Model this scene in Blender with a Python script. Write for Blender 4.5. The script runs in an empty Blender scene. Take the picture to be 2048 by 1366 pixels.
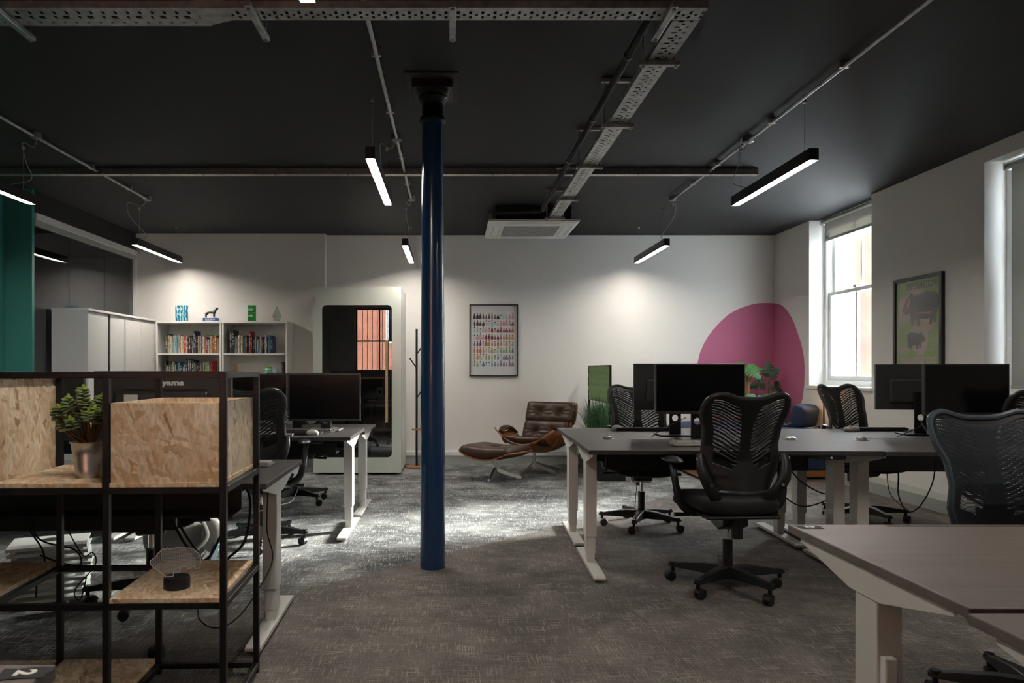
import bpy, math, random
from mathutils import Vector, Matrix
sc = bpy.context.scene
COL = sc.collection
PI = math.pi
R = random.Random(7)
# ------------------------------------------------------------------ mesh builder
class MB:
    def __init__(s): s.v=[]; s.f=[]
    def add(s, vs, fs, M=None):
        n=len(s.v)
        if M is not None: vs=[tuple(M@Vector(p)) for p in vs]
        s.v+= [tuple(p) for p in vs]; s.f+= [tuple(n+i for i in f) for f in fs]
        return s
    def box(s, a, b, M=None):
        x0,y0,z0=a; x1,y1,z1=b
        vs=[(x0,y0,z0),(x1,y0,z0),(x1,y1,z0),(x0,y1,z0),(x0,y0,z1),(x1,y0,z1),(x1,y1,z1),(x0,y1,z1)]
        fs=[(0,3,2,1),(4,5,6,7),(0,1,5,4),(1,2,6,5),(2,3,7,6),(3,0,4,7)]
        return s.add(vs,fs,M)
    def cb(s, c, d, M=None):
        return s.box([c[i]-d[i]/2 for i in range(3)],[c[i]+d[i]/2 for i in range(3)],M)
    def tube(s, pts, r, n=8, caps=True, flat=1.0, up=None, M=None):
        pts=[Vector(p) for p in pts]; rr=r if isinstance(r,(list,tuple)) else [r]*len(pts)
        vs=[]; fs=[]; prev=None
        for i,p in enumerate(pts):
            t=(pts[min(i+1,len(pts)-1)]-pts[max(i-1,0)])
            if t.length<1e-9: t=Vector((0,0,1))
            t.normalize()
            if prev is None:
                a=Vector(up) if up else (Vector((0,0,1)) if abs(t.z)<.9 else Vector((1,0,0)))
            else: a=prev
            b=t.cross(a)
            if b.length<1e-6: b=t.cross(Vector((0.3,1,0.2)))
            b.normalize(); a=b.cross(t).normalized(); prev=a
            for k in range(n):
                th=2*PI*k/n
                vs.append(p+(b*math.cos(th)+a*math.sin(th)*flat)*rr[i])
        for i in range(len(pts)-1):
            for k in range(n):
                fs.append((i*n+k,i*n+(k+1)%n,(i+1)*n+(k+1)%n,(i+1)*n+k))
        if caps:
            fs.append(tuple(range(n-1,-1,-1))); m=(len(pts)-1)*n; fs.append(tuple(m+k for k in range(n)))
        return s.add(vs,fs,M)
    def cyl(s,p0,p1,r0,r1=None,n=20,M=None):
        return s.tube([p0,p1],[r0,r0 if r1 is None else r1],n,M=M)
    def lathe(s, prof, c=(0,0,0), n=32, M=None, sx=1, sy=1):
        vs=[];fs=[]
        for (r,z) in prof:
            for k in range(n):
                th=2*PI*k/n; vs.append((c[0]+r*sx*math.cos(th),c[1]+r*sy*math.sin(th),c[2]+z))
        for i in range(len(prof)-1):
            for k in range(n): fs.append((i*n+k,i*n+(k+1)%n,(i+1)*n+(k+1)%n,(i+1)*n+k))
        fs.append(tuple(range(n-1,-1,-1))); m=(len(prof)-1)*n; fs.append(tuple(m+k for k in range(n)))
        return s.add(vs,fs,M)
    def prism(s, poly, a, b, axis='y', M=None):
        def P(p,h):
            u,w=p
            return {'y':(u,h,w),'x':(h,u,w),'z':(u,w,h)}[axis]
        n=len(poly); vs=[P(p,a) for p in poly]+[P(p,b) for p in poly]
        fs=[tuple(range(n-1,-1,-1)),tuple(range(n,2*n))]+[(i,(i+1)%n,n+(i+1)%n,n+i) for i in range(n)]
        return s.add(vs,fs,M)
    def grid(s, fn, nu, nv, skip=None, M=None, closed=False):
        vs=[fn(i/nu,j/nv) for j in range(nv+1) for i in range(nu+1)]
        fs=[]
        for j in range(nv):
            for i in range(nu):
                if skip and skip(i,j): continue
                a=j*(nu+1)+i; fs.append((a,a+1,a+nu+2,a+nu+1))
        return s.add(vs,fs,M)
    def ell(s, c, r, n=16, m=10, M=None):
        prof=[]
        vs=[];fs=[]
        for j in range(m+1):
            ph=-PI/2+PI*j/m
            for k in range(n):
                th=2*PI*k/n
                vs.append((c[0]+r[0]*math.cos(ph)*math.cos(th),c[1]+r[1]*math.cos(ph)*math.sin(th),c[2]+r[2]*math.sin(ph)))
        for j in range(m):
            for k in range(n): fs.append((j*n+k,j*n+(k+1)%n,(j+1)*n+(k+1)%n,(j+1)*n+k))
        return s.add(vs,fs,M)
    def build(s, name, mat, parent=None, smooth=False, bevel=0, seg=2, solid=0, subsurf=0, weld=False, angle=None):
        me=bpy.data.meshes.new(name); me.from_pydata(s.v,[],s.f); me.update()
        o=bpy.data.objects.new(name,me); COL.objects.link(o)
        if mat: me.materials.append(mat)
        import bmesh
        bm=bmesh.new(); bm.from_mesh(me)
        if weld: bmesh.ops.remove_doubles(bm,verts=bm.verts,dist=1e-5)
        bmesh.ops.recalc_face_normals(bm,faces=bm.faces)
        bm.to_mesh(me); bm.free()
        if smooth: smooth_by_angle(me, 0.7 if angle is None else angle)
        if parent is not None: o.parent=parent
        if solid:
            m=o.modifiers.new('s','SOLIDIFY'); m.thickness=solid; m.offset=0
        if bevel:
            m=o.modifiers.new('b','BEVEL'); m.width=bevel; m.segments=seg; m.limit_method='ANGLE'; m.angle_limit=0.6
        if subsurf:
            m=o.modifiers.new('u','SUBSURF'); m.levels=subsurf; m.render_levels=subsurf
        return o
def smooth_by_angle(me, ang):
    me.shade_smooth()
    me.set_sharp_from_angle(angle=ang)
def T(x=0,y=0,z=0,rx=0,ry=0,rz=0,s=1):
    return Matrix.Translation((x,y,z))@Matrix.Rotation(rz,4,'Z')@Matrix.Rotation(ry,4,'Y')@Matrix.Rotation(rx,4,'X')@Matrix.Scale(s,4)
def spline(pts, n=8):
    P=[Vector(p) for p in pts]; out=[]
    P=[P[0]*2-P[1]]+P+[P[-1]*2-P[-2]]
    for i in range(1,len(P)-2):
        for k in range(n):
            t=k/n; a,b,c,d=P[i-1],P[i],P[i+1],P[i+2]
            out.append(0.5*((2*b)+(c-a)*t+(2*a-5*b+4*c-d)*t*t+(3*b-a-3*c+d)*t**3))
    out.append(P[-2]); return out
def tag(o, label=None, cat=None, group=None, kind=None):
    if label: o['label']=label
    if cat: o['category']=cat
    if group: o['group']=group
    if kind: o['kind']=kind
    return o
def root(name, loc, rz=0, label=None, cat=None, group=None, kind=None):
    o=bpy.data.objects.new(name,None); COL.objects.link(o); o.location=loc; o.rotation_euler=(0,0,rz)
    o.empty_display_size=.1
    return tag(o,label,cat,group,kind)
CH={}
def copy_tree(o, parent=None, kids=None):
    c=o.copy(); COL.objects.link(c); c.parent=parent
    if parent is not None: c.matrix_parent_inverse=o.matrix_parent_inverse
    for ch in [x for x in list(bpy.data.objects) if x.parent is o]: copy_tree(ch,c)
    return c
def dup(o, loc, rz=0, label=None, group=None):
    c=copy_tree(o); c.location=loc; c.rotation_euler=(0,0,rz)
    if label: c['label']=label
    if group: c['group']=group
    return c
def text(body, size, mat, parent, M, name='lettering', depth=.001, sx=1.0, bold=0.0, align='CENTER', shear=0):
    cu=bpy.data.curves.new(name,'FONT'); cu.body=body; cu.size=size; cu.extrude=depth; cu.offset=bold
    cu.align_x=align; cu.align_y='CENTER'; cu.shear=shear
    t=bpy.data.objects.new(name,cu); COL.objects.link(t)
    dg=bpy.context.evaluated_depsgraph_get()
    me=bpy.data.meshes.new_from_object(t.evaluated_get(dg))
    bpy.data.objects.remove(t)
    me.transform(M@Matrix.Diagonal((sx,1,1,1)))
    o=bpy.data.objects.new(name,me); COL.objects.link(o); me.materials.clear(); me.materials.append(mat); o.parent=parent
    return o
# ------------------------------------------------------------------ materials
def mat(name, col=(.5,.5,.5), rough=.5, metal=0, spec=.5, noise=0, nscale=20, bump=0, bscale=200, coat=0, emit=None, estr=0, stretch=(1,1,1), trans=0, sheen=0):
    m=bpy.data.materials.new(name); m.use_nodes=True; nt=m.node_tree; N=nt.nodes; L=nt.links
    b=N['Principled BSDF']
    b.inputs['Base Color'].default_value=(*col,1); b.inputs['Roughness'].default_value=rough
    b.inputs['Metallic'].default_value=metal; b.inputs['Specular IOR Level'].default_value=spec
    b.inputs['Coat Weight'].default_value=coat; b.inputs['Transmission Weight'].default_value=trans
    b.inputs['Sheen Weight'].default_value=sheen
    if emit: b.inputs['Emission Color'].default_value=(*emit,1); b.inputs['Emission Strength'].default_value=estr
    if noise or bump:
        tc=N.new('ShaderNodeTexCoord'); mp=N.new('ShaderNodeMapping'); L.new(tc.outputs['Object'],mp.inputs[0]); mp.inputs['Scale'].default_value=stretch
    if noise:
        t=N.new('ShaderNodeTexNoise'); t.inputs['Scale'].default_value=nscale; t.inputs['Detail'].default_value=5; L.new(mp.outputs[0],t.inputs['Vector'])
        r=N.new('ShaderNodeMapRange'); r.inputs[1].default_value=.3; r.inputs[2].default_value=.7; r.inputs[3].default_value=1-noise; r.inputs[4].default_value=1+noise
        L.new(t.outputs[0],r.inputs[0]); h=N.new('ShaderNodeVectorMath'); h.operation='SCALE'; h.inputs[0].default_value=col; L.new(r.outputs[0],h.inputs['Scale']); L.new(h.outputs[0],b.inputs['Base Color'])
    if bump:
        t=N.new('ShaderNodeTexNoise'); t.inputs['Scale'].default_value=bscale; t.inputs['Detail'].default_value=3; L.new(mp.outputs[0],t.inputs['Vector'])
        u=N.new('ShaderNodeBump'); u.inputs['Strength'].default_value=bump; u.inputs['Distance'].default_value=.002; L.new(t.outputs[0],u.inputs['Height']); L.new(u.outputs[0],b.inputs['Normal'])
    return m
def glass_mat(name, tint=(1,1,1), refl=.08, rough=0.0, ior=1.5):
    m=bpy.data.materials.new(name); m.use_nodes=True; nt=m.node_tree; N=nt.nodes; L=nt.links; N.clear()
    o=N.new('ShaderNodeOutputMaterial'); mx=N.new('ShaderNodeMixShader'); t=N.new('ShaderNodeBsdfTransparent'); g=N.new('ShaderNodeBsdfGlossy')
    lw=N.new('ShaderNodeLayerWeight'); lw.inputs[0].default_value=.5; pw=N.new('ShaderNodeMath'); pw.operation='POWER'; pw.inputs[1].default_value=5; L.new(lw.outputs['Facing'],pw.inputs[0])
    f=N.new('ShaderNodeMath'); f.operation='MULTIPLY_ADD'; f.inputs[1].default_value=.9; f.inputs[2].default_value=.03; L.new(pw.outputs[0],f.inputs[0])
    t.inputs[0].default_value=(*tint,1); g.inputs['Roughness'].default_value=rough
    a=N.new('ShaderNodeMath'); a.operation='ADD'; a.inputs[1].default_value=refl; a.use_clamp=True; L.new(f.outputs[0],a.inputs[0])
    L.new(a.outputs[0],mx.inputs[0]); L.new(t.outputs[0],mx.inputs[1]); L.new(g.outputs[0],mx.inputs[2]); L.new(mx.outputs[0],o.inputs[0])
    return m
M_={}
def ramp(N, stops, interp='LINEAR'):
    r=N.new('ShaderNodeValToRGB'); r.color_ramp.interpolation=interp
    e=r.color_ramp.elements
    while len(e)<len(stops): e.new(.5)
    for k,(p,c) in enumerate(stops): e[k].position=p; e[k].color=(*c,1)
    return r
def carpet():
    m=bpy.data.materials.new('carpet'); m.use_nodes=True; nt=m.node_tree; N=nt.nodes; L=nt.links; b=N['Principled BSDF']
    tc=N.new('ShaderNodeTexCoord')
    def noise(scale,st,det=4,rot=0,rough=.6):
        mp=N.new('ShaderNodeMapping'); L.new(tc.outputs['Object'],mp.inputs[0]); mp.inputs['Scale'].default_value=st; mp.inputs['Rotation'].default_value=(0,0,rot)
        t=N.new('ShaderNodeTexNoise'); t.inputs['Scale'].default_value=scale; t.inputs['Detail'].default_value=det; t.inputs['Roughness'].default_value=rough; L.new(mp.outputs[0],t.inputs['Vector']); return t.outputs[0]
    def math_(op,a,b_,c=None,clamp=False):
        n=N.new('ShaderNodeMath'); n.operation=op; n.use_clamp=clamp
        for i,x in enumerate((a,b_,c)):
            if x is None: continue
            if isinstance(x,(int,float)): n.inputs[i].default_value=x
            else: L.new(x,n.inputs[i])
        return n.outputs[0]
    def rng(x,a,b_,c=0,d=1):
        r=N.new('ShaderNodeMapRange'); L.new(x,r.inputs[0])
        for i,q in enumerate((a,b_,c,d)): r.inputs[i+1].default_value=q
        return r.outputs[0]
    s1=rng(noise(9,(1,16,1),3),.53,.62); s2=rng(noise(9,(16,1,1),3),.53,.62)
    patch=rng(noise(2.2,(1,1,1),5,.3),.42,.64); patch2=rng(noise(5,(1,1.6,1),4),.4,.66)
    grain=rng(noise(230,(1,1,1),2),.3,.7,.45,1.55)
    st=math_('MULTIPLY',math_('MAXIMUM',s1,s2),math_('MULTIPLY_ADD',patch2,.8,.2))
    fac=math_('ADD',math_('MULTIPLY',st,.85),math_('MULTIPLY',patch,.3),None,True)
    # zone boundary of the two carpets : y > 4.67+1.06x is the grey one
    sx=N.new('ShaderNodeSeparateXYZ'); L.new(tc.outputs['Object'],sx.inputs[0])
    z=math_('SUBTRACT',sx.outputs[1],math_('MULTIPLY_ADD',sx.outputs[0],1.06,4.67))
    z=math_('ADD',z,math_('MULTIPLY',math_('SINE',math_('MULTIPLY',sx.outputs[0],1.3),0.0),.06))
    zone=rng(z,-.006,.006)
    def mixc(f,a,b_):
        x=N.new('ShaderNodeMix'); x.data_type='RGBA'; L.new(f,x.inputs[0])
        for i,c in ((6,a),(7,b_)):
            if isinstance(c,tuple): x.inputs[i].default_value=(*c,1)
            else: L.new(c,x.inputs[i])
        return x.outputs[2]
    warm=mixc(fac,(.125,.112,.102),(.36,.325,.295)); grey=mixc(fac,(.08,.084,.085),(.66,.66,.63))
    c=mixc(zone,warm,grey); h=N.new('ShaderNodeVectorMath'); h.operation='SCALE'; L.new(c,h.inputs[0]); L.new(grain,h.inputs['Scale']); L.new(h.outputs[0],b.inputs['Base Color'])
    b.inputs['Roughness'].default_value=.95; b.inputs['Specular IOR Level'].default_value=.2
    bp=N.new('ShaderNodeBump'); bp.inputs['Strength'].default_value=.6; bp.inputs['Distance'].default_value=.004; L.new(grain,bp.inputs['Height']); L.new(bp.outputs[0],b.inputs['Normal'])
    return m
def osb():
    m=bpy.data.materials.new('strand_board'); m.use_nodes=True; nt=m.node_tree; N=nt.nodes; L=nt.links; b=N['Principled BSDF']
    tc=N.new('ShaderNodeTexCoord'); sp=N.new('ShaderNodeSeparateXYZ'); L.new(tc.outputs['Object'],sp.inputs[0]); sn=N.new('ShaderNodeSeparateXYZ'); L.new(tc.outputs['Normal'],sn.inputs[0])
    def M2(op,a,c=None):
        n=N.new('ShaderNodeMath'); n.operation=op
        for i,x in enumerate((a,c)):
            if x is None: continue
            if isinstance(x,(int,float)): n.inputs[i].default_value=x
            else: L.new(x,n.inputs[i])
        return n.outputs[0]
    ax=M2('GREATER_THAN',M2('ABSOLUTE',sn.outputs[0]),.7); az=M2('GREATER_THAN',M2('ABSOLUTE',sn.outputs[2]),.7)
    def mixf(f,a,c):
        n=N.new('ShaderNodeMix'); L.new(f,n.inputs[0]); L.new(a,n.inputs[2]); L.new(c,n.inputs[3]); return n.outputs[0]
    U=mixf(ax,sp.outputs[0],sp.outputs[1]); V=mixf(az,sp.outputs[2],sp.outputs[1])
    cb=N.new('ShaderNodeCombineXYZ'); L.new(U,cb.inputs[0]); L.new(V,cb.inputs[1])
    ns=N.new('ShaderNodeTexNoise'); ns.inputs['Scale'].default_value=26; ns.inputs['Detail'].default_value=3; L.new(cb.outputs[0],ns.inputs['Vector'])
    ad=N.new('ShaderNodeVectorMath'); ad.operation='MULTIPLY_ADD'; L.new(ns.outputs['Color'],ad.inputs[0]); ad.inputs[1].default_value=(.022,.022,0); L.new(cb.outputs[0],ad.inputs[2])
    col=None
    pal=[(0,(.42,.24,.11)),(.05,(.60,.40,.22)),(.35,(.74,.54,.34)),(.65,(.80,.62,.42)),(.93,(.88,.74,.56)),(1,(.60,.38,.18))]
    for k in range(8):
        mp=N.new('ShaderNodeMapping'); L.new(ad.outputs[0],mp.inputs[0]); mp.inputs['Rotation'].default_value=(0,0,.35+k*1.13); s0=(1,.8,1.3,.7,1.1,1.5,.9,1.9)[k]
        mp.vector_type='TEXTURE'; mp.inputs['Scale'].default_value=(1/(9*s0),1/(42*s0),1); mp.inputs['Location'].default_value=(k*3.1,k*1.7,0)
        v=N.new('ShaderNodeTexVoronoi'); v.voronoi_dimensions='2D'; v.inputs['Scale'].default_value=1; L.new(mp.outputs[0],v.inputs['Vector'])
        s=N.new('ShaderNodeSeparateColor'); L.new(v.outputs['Color'],s.inputs[0])
        r=ramp(N,pal); L.new(s.outputs[0],r.inputs[0])
        if col is None: col=r.outputs[0]
        else:
            g=M2('GREATER_THAN',s.outputs[1],.66)
            x=N.new('ShaderNodeMix'); x.data_type='RGBA'; L.new(g,x.inputs[0]); L.new(col,x.inputs[6]); L.new(r.outputs[0],x.inputs[7]); col=x.outputs[2]
    f=N.new('ShaderNodeTexNoise'); f.inputs['Scale'].default_value=90; f.inputs['Detail'].default_value=4; mp=N.new('ShaderNodeMapping'); L.new(cb.outputs[0],mp.inputs[0]); mp.inputs['Scale'].default_value=(1,.35,1); mp.inputs['Rotation'].default_value=(0,0,.7); L.new(mp.outputs[0],f.inputs['Vector'])
    rr=N.new('ShaderNodeMapRange'); L.new(f.outputs[0],rr.inputs[0]); rr.inputs[1].default_value=.3; rr.inputs[2].default_value=.7; rr.inputs[3].default_value=.8; rr.inputs[4].default_value=1.14
    h=N.new('ShaderNodeVectorMath'); h.operation='SCALE'; L.new(col,h.inputs[0]); L.new(rr.outputs[0],h.inputs['Scale']); L.new(h.outputs[0],b.inputs['Base Color'])
    b.inputs['Roughness'].default_value=.5
    return m
def wood(name, c1, c2, rough=.35, axis=(1,1,14), scale=6):
    m=bpy.data.materials.new(name); m.use_nodes=True; nt=m.node_tree; N=nt.nodes; L=nt.links; b=N['Principled BSDF']
    tc=N.new('ShaderNodeTexCoord'); mp=N.new('ShaderNodeMapping'); L.new(tc.outputs['Object'],mp.inputs[0]); mp.inputs['Scale'].default_value=axis
    t=N.new('ShaderNodeTexNoise'); t.inputs['Scale'].default_value=scale; t.inputs['Detail'].default_value=6; L.new(mp.outputs[0],t.inputs['Vector'])
    r=ramp(N,[(.3,c1),(.7,c2)]); L.new(t.outputs[0],r.inputs[0]); L.new(r.outputs[0],b.inputs['Base Color']); b.inputs['Roughness'].default_value=rough
    return m
def brick():
    m=bpy.data.materials.new('red_brick'); m.use_nodes=True; nt=m.node_tree; N=nt.nodes; L=nt.links; b=N['Principled BSDF']
    tc=N.new('ShaderNodeTexCoord'); sp=N.new('ShaderNodeSeparateXYZ'); L.new(tc.outputs['Object'],sp.inputs[0])
    a=N.new('ShaderNodeMath'); a.operation='ADD'; L.new(sp.outputs[0],a.inputs[0]); L.new(sp.outputs[1],a.inputs[1])
    cb=N.new('ShaderNodeCombineXYZ'); L.new(a.outputs[0],cb.inputs[0]); L.new(sp.outputs[2],cb.inputs[1])
    t=N.new('ShaderNodeTexBrick'); L.new(cb.outputs[0],t.inputs['Vector']); t.inputs['Scale'].default_value=1; t.inputs['Brick Width'].default_value=.23; t.inputs['Row Height'].default_value=.08; t.inputs['Mortar Size'].default_value=.008
    t.inputs['Color1'].default_value=(.42,.13,.07,1); t.inputs['Color2'].default_value=(.55,.2,.11,1); t.inputs['Mortar'].default_value=(.3,.22,.18,1)
    L.new(t.outputs[0],b.inputs['Base Color']); b.inputs['Roughness'].default_value=.9
    return m
def book_mat():
    m=bpy.data.materials.new('book_cover'); m.use_nodes=True; nt=m.node_tree; N=nt.nodes; L=nt.links; b=N['Principled BSDF']
    oi=N.new('ShaderNodeObjectInfo'); tc=N.new('ShaderNodeTexCoord'); sp=N.new('ShaderNodeSeparateXYZ'); L.new(tc.outputs['Generated'],sp.inputs[0])
    # printed title: narrow broken band up the spine, colour opposite to the cover's brightness
    cb=N.new('ShaderNodeCombineXYZ'); L.new(sp.outputs[2],cb.inputs[0]); L.new(oi.outputs['Random'],cb.inputs[1])
    t=N.new('ShaderNodeTexNoise'); t.inputs['Scale'].default_value=14; t.inputs['Detail'].default_value=1; L.new(cb.outputs[0],t.inputs['Vector'])
    g=N.new('ShaderNodeMath'); g.operation='GREATER_THAN'; g.inputs[1].default_value=.5; L.new(t.outputs[0],g.inputs[0])
    c1=N.new('ShaderNodeMath'); c1.operation='COMPARE'; c1.inputs[1].default_value=.5; c1.inputs[2].default_value=.22; L.new(sp.outputs[0],c1.inputs[0])
    c2=N.new('ShaderNodeMath'); c2.operation='COMPARE'; c2.inputs[1].default_value=.55; c2.inputs[2].default_value=.3; L.new(sp.outputs[2],c2.inputs[0])
    a=N.new('ShaderNodeMath'); a.operation='MULTIPLY'; L.new(g.outputs[0],a.inputs[0]); L.new(c1.outputs[0],a.inputs[1])
    a2=N.new('ShaderNodeMath'); a2.operation='MULTIPLY'; L.new(a.outputs[0],a2.inputs[0]); L.new(c2.outputs[0],a2.inputs[1])
    a3=N.new('ShaderNodeMath'); a3.operation='MULTIPLY'; L.new(a2.outputs[0],a3.inputs[0]); a3.inputs[1].default_value=.75
    bw=N.new('ShaderNodeRGBToBW'); L.new(oi.outputs['Color'],bw.inputs[0]); r=ramp(N,[(.28,(.8,.76,.66)),(.32,(.05,.04,.04))]); L.new(bw.outputs[0],r.inputs[0])
    x=N.new('ShaderNodeMix'); x.data_type='RGBA'; L.new(a3.outputs[0],x.inputs[0]); L.new(oi.outputs['Color'],x.inputs[6]); L.new(r.outputs[0],x.inputs[7]); L.new(x.outputs[2],b.inputs['Base Color'])
    b.inputs['Roughness'].default_value=.45
    return m
WALL=mat('wall_paint',(.74,.72,.69),.75,bump=.15,bscale=60)
WHITEP=mat('white_gloss_paint',(.78,.78,.76),.4)
CEIL=mat('black_ceiling_paint',(.011,.011,.011),.75,noise=.12,nscale=1.2,bump=.25,bscale=40)
BLKWALL=mat('black_wall_paint',(.012,.013,.013),.6)
TEAL=mat('teal_paint',(.06,.27,.24),.45)
SKIRT=mat('skirting_paint',(.36,.38,.35),.5)
GREYR=mat('grey_room_paint',(.5,.5,.52),.8)
CARPET=carpet(); OSB=osb(); BRICK=brick(); BOOK=book_mat()
STEELB=mat('black_powder_steel',(.007,.007,.0075),.36,spec=.45)
PLAST=mat('black_plastic',(.008,.008,.0085),.42,spec=.45)
PLASTG=mat('black_gloss_plastic',(.01,.01,.011),.18)
RUBBER=mat('black_rubber',(.012,.012,.012),.8)
FAB=mat('black_seat_fabric',(.008,.009,.010),.85,bump=.3,bscale=500,sheen=.08,spec=.3)
FABB=mat('blue_black_mesh_fabric',(.012,.017,.024),.7)
LEGW=mat('off_white_powder_steel',(.60,.585,.55),.4)
DESK=mat('charcoal_desktop_laminate',(.045,.040,.039),.46,spec=.32,noise=.18,nscale=7,stretch=(.4,6,1),bump=.15,bscale=300)
DESK_LIT=mat('lamp_lit_desktop_laminate',(.135,.105,.095),.42,spec=.5,noise=.14,nscale=6,stretch=(.5,5,1),bump=.15,bscale=300)  # same dark laminate coloured lighter and browner, standing in for lamp reflection
ALU=mat('brushed_aluminium',(.55,.55,.54),.3,metal=1)
CHROME=mat('polished_chrome',(.75,.75,.75),.08,metal=1)
GALV=mat('galvanised_steel',(.42,.43,.42),.4,metal=.85,noise=.25,nscale=25)
GALVD=mat('dull_zinc_steel',(.23,.235,.23),.45,metal=.8,noise=.2,nscale=30)
SCREEN=mat('black_screen_glass',(.004,.004,.0045),.22,spec=.22)
MONB=mat('monitor_back_plastic',(.035,.035,.034),.4)
MONS=mat('satin_grey_screen',(.02,.02,.021),.3)
LEATH=mat('dark_brown_leather',(.050,.024,.014),.38,spec=.35,noise=.25,nscale=14,bump=.3,bscale=90)
WALN=wood('walnut_shell',(.20,.065,.02),(.36,.14,.045),.28,(1,1,12),7)
OAK=wood('light_oak',(.5,.32,.16),(.66,.45,.25),.4,(1,1,10),9)
BLUE=mat('blue_gloss_paint',(.008,.040,.115),.25,spec=.6,bump=.25,bscale=9,coat=.3)
NAVY=mat('navy_fabric',(.012,.028,.075),.75,bump=.3,bscale=300)
PINK=mat('pink_wall_paint',(.50,.14,.26),.75,bump=.15,bscale=60)
WSHELF=mat('white_melamine',(.80,.78,.75),.45)
GREYC=mat('pale_grey_cabinet_steel',(.64,.65,.67),.45)
WHITEPL=mat('white_plastic',(.7,.7,.67),.4)
GREENP=mat('green_felt_panel',(.18,.29,.12),.7)
GREEN=mat('leaf_green',(.05,.17,.035),.42,noise=.35,nscale=18)
GREEND=mat('dark_leaf_green',(.012,.045,.014),.4,noise=.3,nscale=18)
GRASS=mat('grass_green',(.07,.17,.07),.5,noise=.5,nscale=30)
SPID=mat('striped_leaf_green',(.22,.36,.07),.45,noise=.5,nscale=22)
JADE=mat('jade_leaf_green',(.21,.26,.13),.4,noise=.4,nscale=40)
JADEY=mat('young_jade_leaf',(.28,.40,.06),.4)
BARK=mat('brown_stem',(.16,.075,.035),.7,noise=.3,nscale=60)
SOIL=mat('soil',(.03,.02,.015),.9)
GLASS=glass_mat('clear_window_glass',(.96,.98,.97),.0)
GLASSP=glass_mat('office_partition_glass',(.62,.64,.65),.06)
GLASSD=glass_mat('tinted_door_glass',(.66,.66,.65),.085)
GLASSPIC=glass_mat('picture_glass',(.97,.97,.97),.015)
ACRYL=glass_mat('clear_acrylic',(.86,.88,.87),.05)
LAMPE=mat('led_diffuser',(.9,.9,.9),.5,emit=(1,.93,.84),estr=44)
# ------------------------------------------------------------------ camera, world
cam=bpy.data.cameras.new('camera'); co=bpy.data.objects.new('camera',cam); COL.objects.link(co)
co.location=(0,0,1.19); co.rotation_euler=(PI/2,0,0); cam.sensor_width=36; cam.lens=1430/2048*36
cam.shift_x=119/2048; cam.shift_y=58/2048; cam.clip_start=.05; cam.clip_end=200
cam.dof.use_dof=True; cam.dof.focus_distance=5.0; cam.dof.aperture_fstop=11
sc.camera=co
sc.view_settings.view_transform='Standard'; sc.view_settings.look='None'; sc.view_settings.gamma=1; sc.view_settings.exposure=1.5
sc.view_settings.use_curve_mapping=False
w=bpy.data.worlds.new('world'); sc.world=w; w.use_nodes=True
w.node_tree.nodes['Background'].inputs[0].default_value=(.86,.93,1,1); w.node_tree.nodes['Background'].inputs[1].default_value=10.0
sc.cycles.use_denoising=True; sc.cycles.max_bounces=8; sc.cycles.diffuse_bounces=4; sc.cycles.transparent_max_bounces=16; sc.cycles.sample_clamp_indirect=6
def struct(mb,name,m,**k): return tag(mb.build(name,m,**k),kind='structure')
XW=4.12; XO=4.52; XL=-4.0; YB=9.15; H=2.92; YF=-2.6
# floor, ceiling
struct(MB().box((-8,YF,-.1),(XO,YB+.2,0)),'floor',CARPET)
struct(MB().box((-8,YF,H),(XO,YB+.2,H+.15)),'ceiling',CEIL)
# back wall with its shallow step
struct(MB().box((-8,YB,0),(XO,YB+.2,H)).box((XL,9.03,0),(-1.61,YB,H)),'wall_back',WALL)
# right wall with window openings (y0,y1,z0,z1)
WIN=[(7.03,8.26,1.0,H),(4.05,5.54,1.0,2.80),(1.0,2.5,1.0,2.80)]
mb=MB(); yy=YB
for (a,b,z0,z1) in WIN:
    mb.box((XW,b,0),(XO,yy,H)); mb.box((XW,a,0),(XO,b,z0))
    if z1<H: mb.box((XW,a,z1),(XO,b,H))
    yy=a
mb.box((XW,YF,0),(XO,yy,H))
struct(mb,'wall_right',WALL)
# wall behind the camera with one window
W4=(-2.58,-1.3,1.15,2.85)
struct(MB().box((-8,YF-.2,0),(W4[0],YF,H)).box((W4[1],YF-.2,0),(XO,YF,H)).box((W4[0],YF-.2,0),(W4[1],YF,W4[2])).box((W4[0],YF-.2,W4[3]),(W4[1],YF,H)),'wall_front',WALL)
# left : teal wall, black bulkhead, glazed partition, grey room behind
struct(MB().box((-4.4,YF,0),(-4.26,6.8,H)).box((-4.4,6.8,0),(XL,6.84,H)),'wall_left',TEAL)
struct(MB().box((XL-.12,6.84,2.70),(XL,9.03,H)),'wall_bulkhead',BLKWALL)
struct(MB().box((-8,6.92,0),(-7.9,YB,H)).box((-8,YB-.04,0),(XL-.12,YB,H)).box((-8,6.85,0),(-4.4,6.92,H)),'wall_side_room',GREYR)
struct(MB().box((-7.9,6.92,2.62),(XL-.12,YB-.04,2.7)),'ceiling_side_room',mat('side_room_ceiling_paint',(.03,.03,.03),.8))
t=root('window_5',(XL,0,0),kind='structure')
MB().box((-.07,6.84,2.635),(.025,9.03,2.70)).build('frame_head',WHITEP,t,bevel=.003)
MB().box((-.05,6.84,2.585),(.01,9.03,2.635)).build('frame_channel',SKIRT,t)
MB().box((-.05,8.985,0),(.015,9.03,2.585)).build('frame_post',WHITEP,t)
MB().box((-.05,6.84,0),(.01,8.985,.05)).build('frame_sill',WHITEP,t)
for a,b in ((6.84,7.5),(7.504,8.26),(8.264,8.985)):
    MB().box((-.03,a,.05),(-.018,b,2.585)).build('pane',GLASSP,t)
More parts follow.
